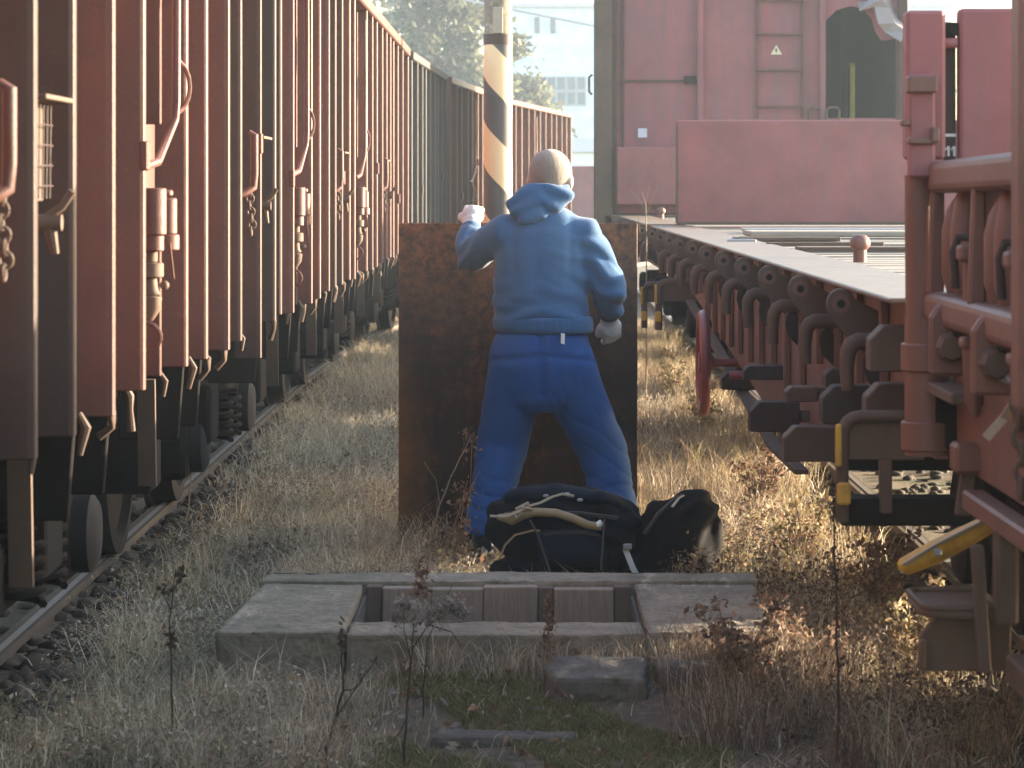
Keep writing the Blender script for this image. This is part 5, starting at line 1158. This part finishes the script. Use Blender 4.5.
g('moss', [blades('', x, y, .026, .004, PAL_GREEN * 1.25, 1.2, zs=gza(x, y) + .008)], 'low green moss and short grass at the front of the pit')
x, y = region(5200, -1.5, 1.3, 7.7, 22, lambda a, b: inpit(a, b) or random.random() > .55 + patch(a, b, 1.4, 8))
z = gza(x, y) + rng.uniform(.0, .07, len(x)); lst = []
for k in range(len(x)): lst.append(leaves((x[k], y[k], z[k]), 2, (.02, .02, .008), .016, np.array([(.20, .12, .07), (.15, .085, .055), (.27, .20, .13), (.32, .29, .25)])))
o = merge('leaf_litter', lst, M['leaf']); tag(o, 'brown fallen leaves and chaff caught in the dry grass', None, None, 'stuff')
# flattened pale straw lying every way
x, y = region(9000, -1.55, 1.2, 7.7, 17, lambda a, b: inpit(a, b) or moss(a, b) or random.random() > .6 + patch(a, b, 1.2, 3)); 
g('straw', [blades('', x, y, .035, .0032, PAL_DRY * 1.25, 4.5, zs=gza(x, y) + rng.uniform(.01, .08, len(x)))], 'flattened pale straw lying on the grass')
PAL_HERB = np.array([(.46, .39, .30), (.36, .29, .21), (.28, .20, .13), (.58, .51, .43), (.22, .19, .13), (.38, .26, .16)])
lst = []
for k in range(900):
    a, b = rng.uniform(-1.5, -.2), 7.7 + 14 * rng.uniform(0, 1) ** 1.6
    if inpit(a, b) or moss(a, b) or patch(a, b, 1.5, 20) < -.1: continue
    c_ = PAL_HERB[rng.integers(0, 6)]; pal = np.stack([c_, c_ * .7, PAL_HERB[rng.integers(0, 6)]])
    lst.append(leaves((a, b, gz(a, b) + rng.uniform(.03, .11)), 45, (rng.uniform(.05, .12), rng.uniform(.05, .12), .05), .008, pal))
for k in range(120):
    a, b = rng.uniform(-.95, .85), rng.uniform(10.7, 13.0)
    if (11.1 < b < 12.1 and a > -.2) or (-.42 < a < .6 and 11.0 < b < 12.95): continue
    c_ = PAL_HERB[rng.integers(0, 6)]; lst.append(leaves((a, b, gz(a, b) + .05), 40, (.08, .08, .05), .009, np.stack([c_, c_ * .7])))
o = merge('withered_herbs', lst, M['leaf']); tag(o, 'pale withered herbs and seed fluff among the dry grass', None, None, 'stuff')
lst = []
for k in range(420):
    a, b = rng.uniform(.55, 1.35), rng.uniform(8.0, 13.5)
    if inpit(a, b) or (moss(a, b)): continue
    pal = PAL_RUST * .8 if rng.random() < .7 else PAL_GOLD
    lst.append(leaves((a, b, gz(a, b) + rng.uniform(.02, .16)), 40, (.07, .07, .06), .010, pal * rng.uniform(.6, 1.1)))
o = merge('withered_undergrowth', lst, M['leaf']); tag(o, 'rusty brown withered undergrowth below the near right wagons', None, None, 'stuff')
def stones(name, n, fx, y0, y1, s0, s1, label, col):
    ico_v = []; 
    import bmesh
    bm = bmesh.new(); bmesh.ops.create_icosphere(bm, subdivisions=1, radius=1); iv = np.array([v.co for v in bm.verts]); itf = np.array([[v.index for v in f.verts] for f in bm.faces]); bm.free()
    Vs, Ls, Ts = [], [], []
    for k in range(n):
        Y = rng.uniform(y0, y1); X = fx(Y); s = rng.uniform(s0, s1)
        v = iv * (1 + rng.uniform(-.28, .28, (len(iv), 1))) * s * np.array([rng.uniform(.8, 1.3), rng.uniform(.8, 1.3), rng.uniform(.6, .95)])
        a = rng.uniform(0, 6.28); c_, s_ = math.cos(a), math.sin(a); v = v @ np.array([[c_, -s_, 0], [s_, c_, 0], [0, 0, 1]])
        Vs.append(v + np.array([X, Y, gz(X, Y) + s * .1])); Ls.append(itf + k * len(iv)); Ts.append(np.tile(np.array(col) * rng.uniform(.6, 1.4), (len(iv), 1)))
    L_ = np.concatenate(Ls)
    o = raw_mesh(name, np.concatenate(Vs), np.full(len(L_), 3), L_.ravel(), M['stone'], np.concatenate(Ts)); tag(o, label, None, None, 'stuff')
stones('ballast', 5200, lambda Y: rng.uniform(-3.4, -1.48) + curve(Y), 6, 40, .018, .042, 'dark track ballast under the left wagons', (.055, .043, .034))
stones('ballast_edge', 420, lambda Y: -1.50 + rng.normal(0, .06) + curve(Y), 7, 24, .03, .06, 'dark ballast lumps along the near left rail', (.050, .038, .031))
stones('ballast_right', 3600, lambda Y: rng.uniform(1.35, 3.4), 6, 32, .014, .034, 'dark track ballast under the flat wagons', (.045, .035, .028))
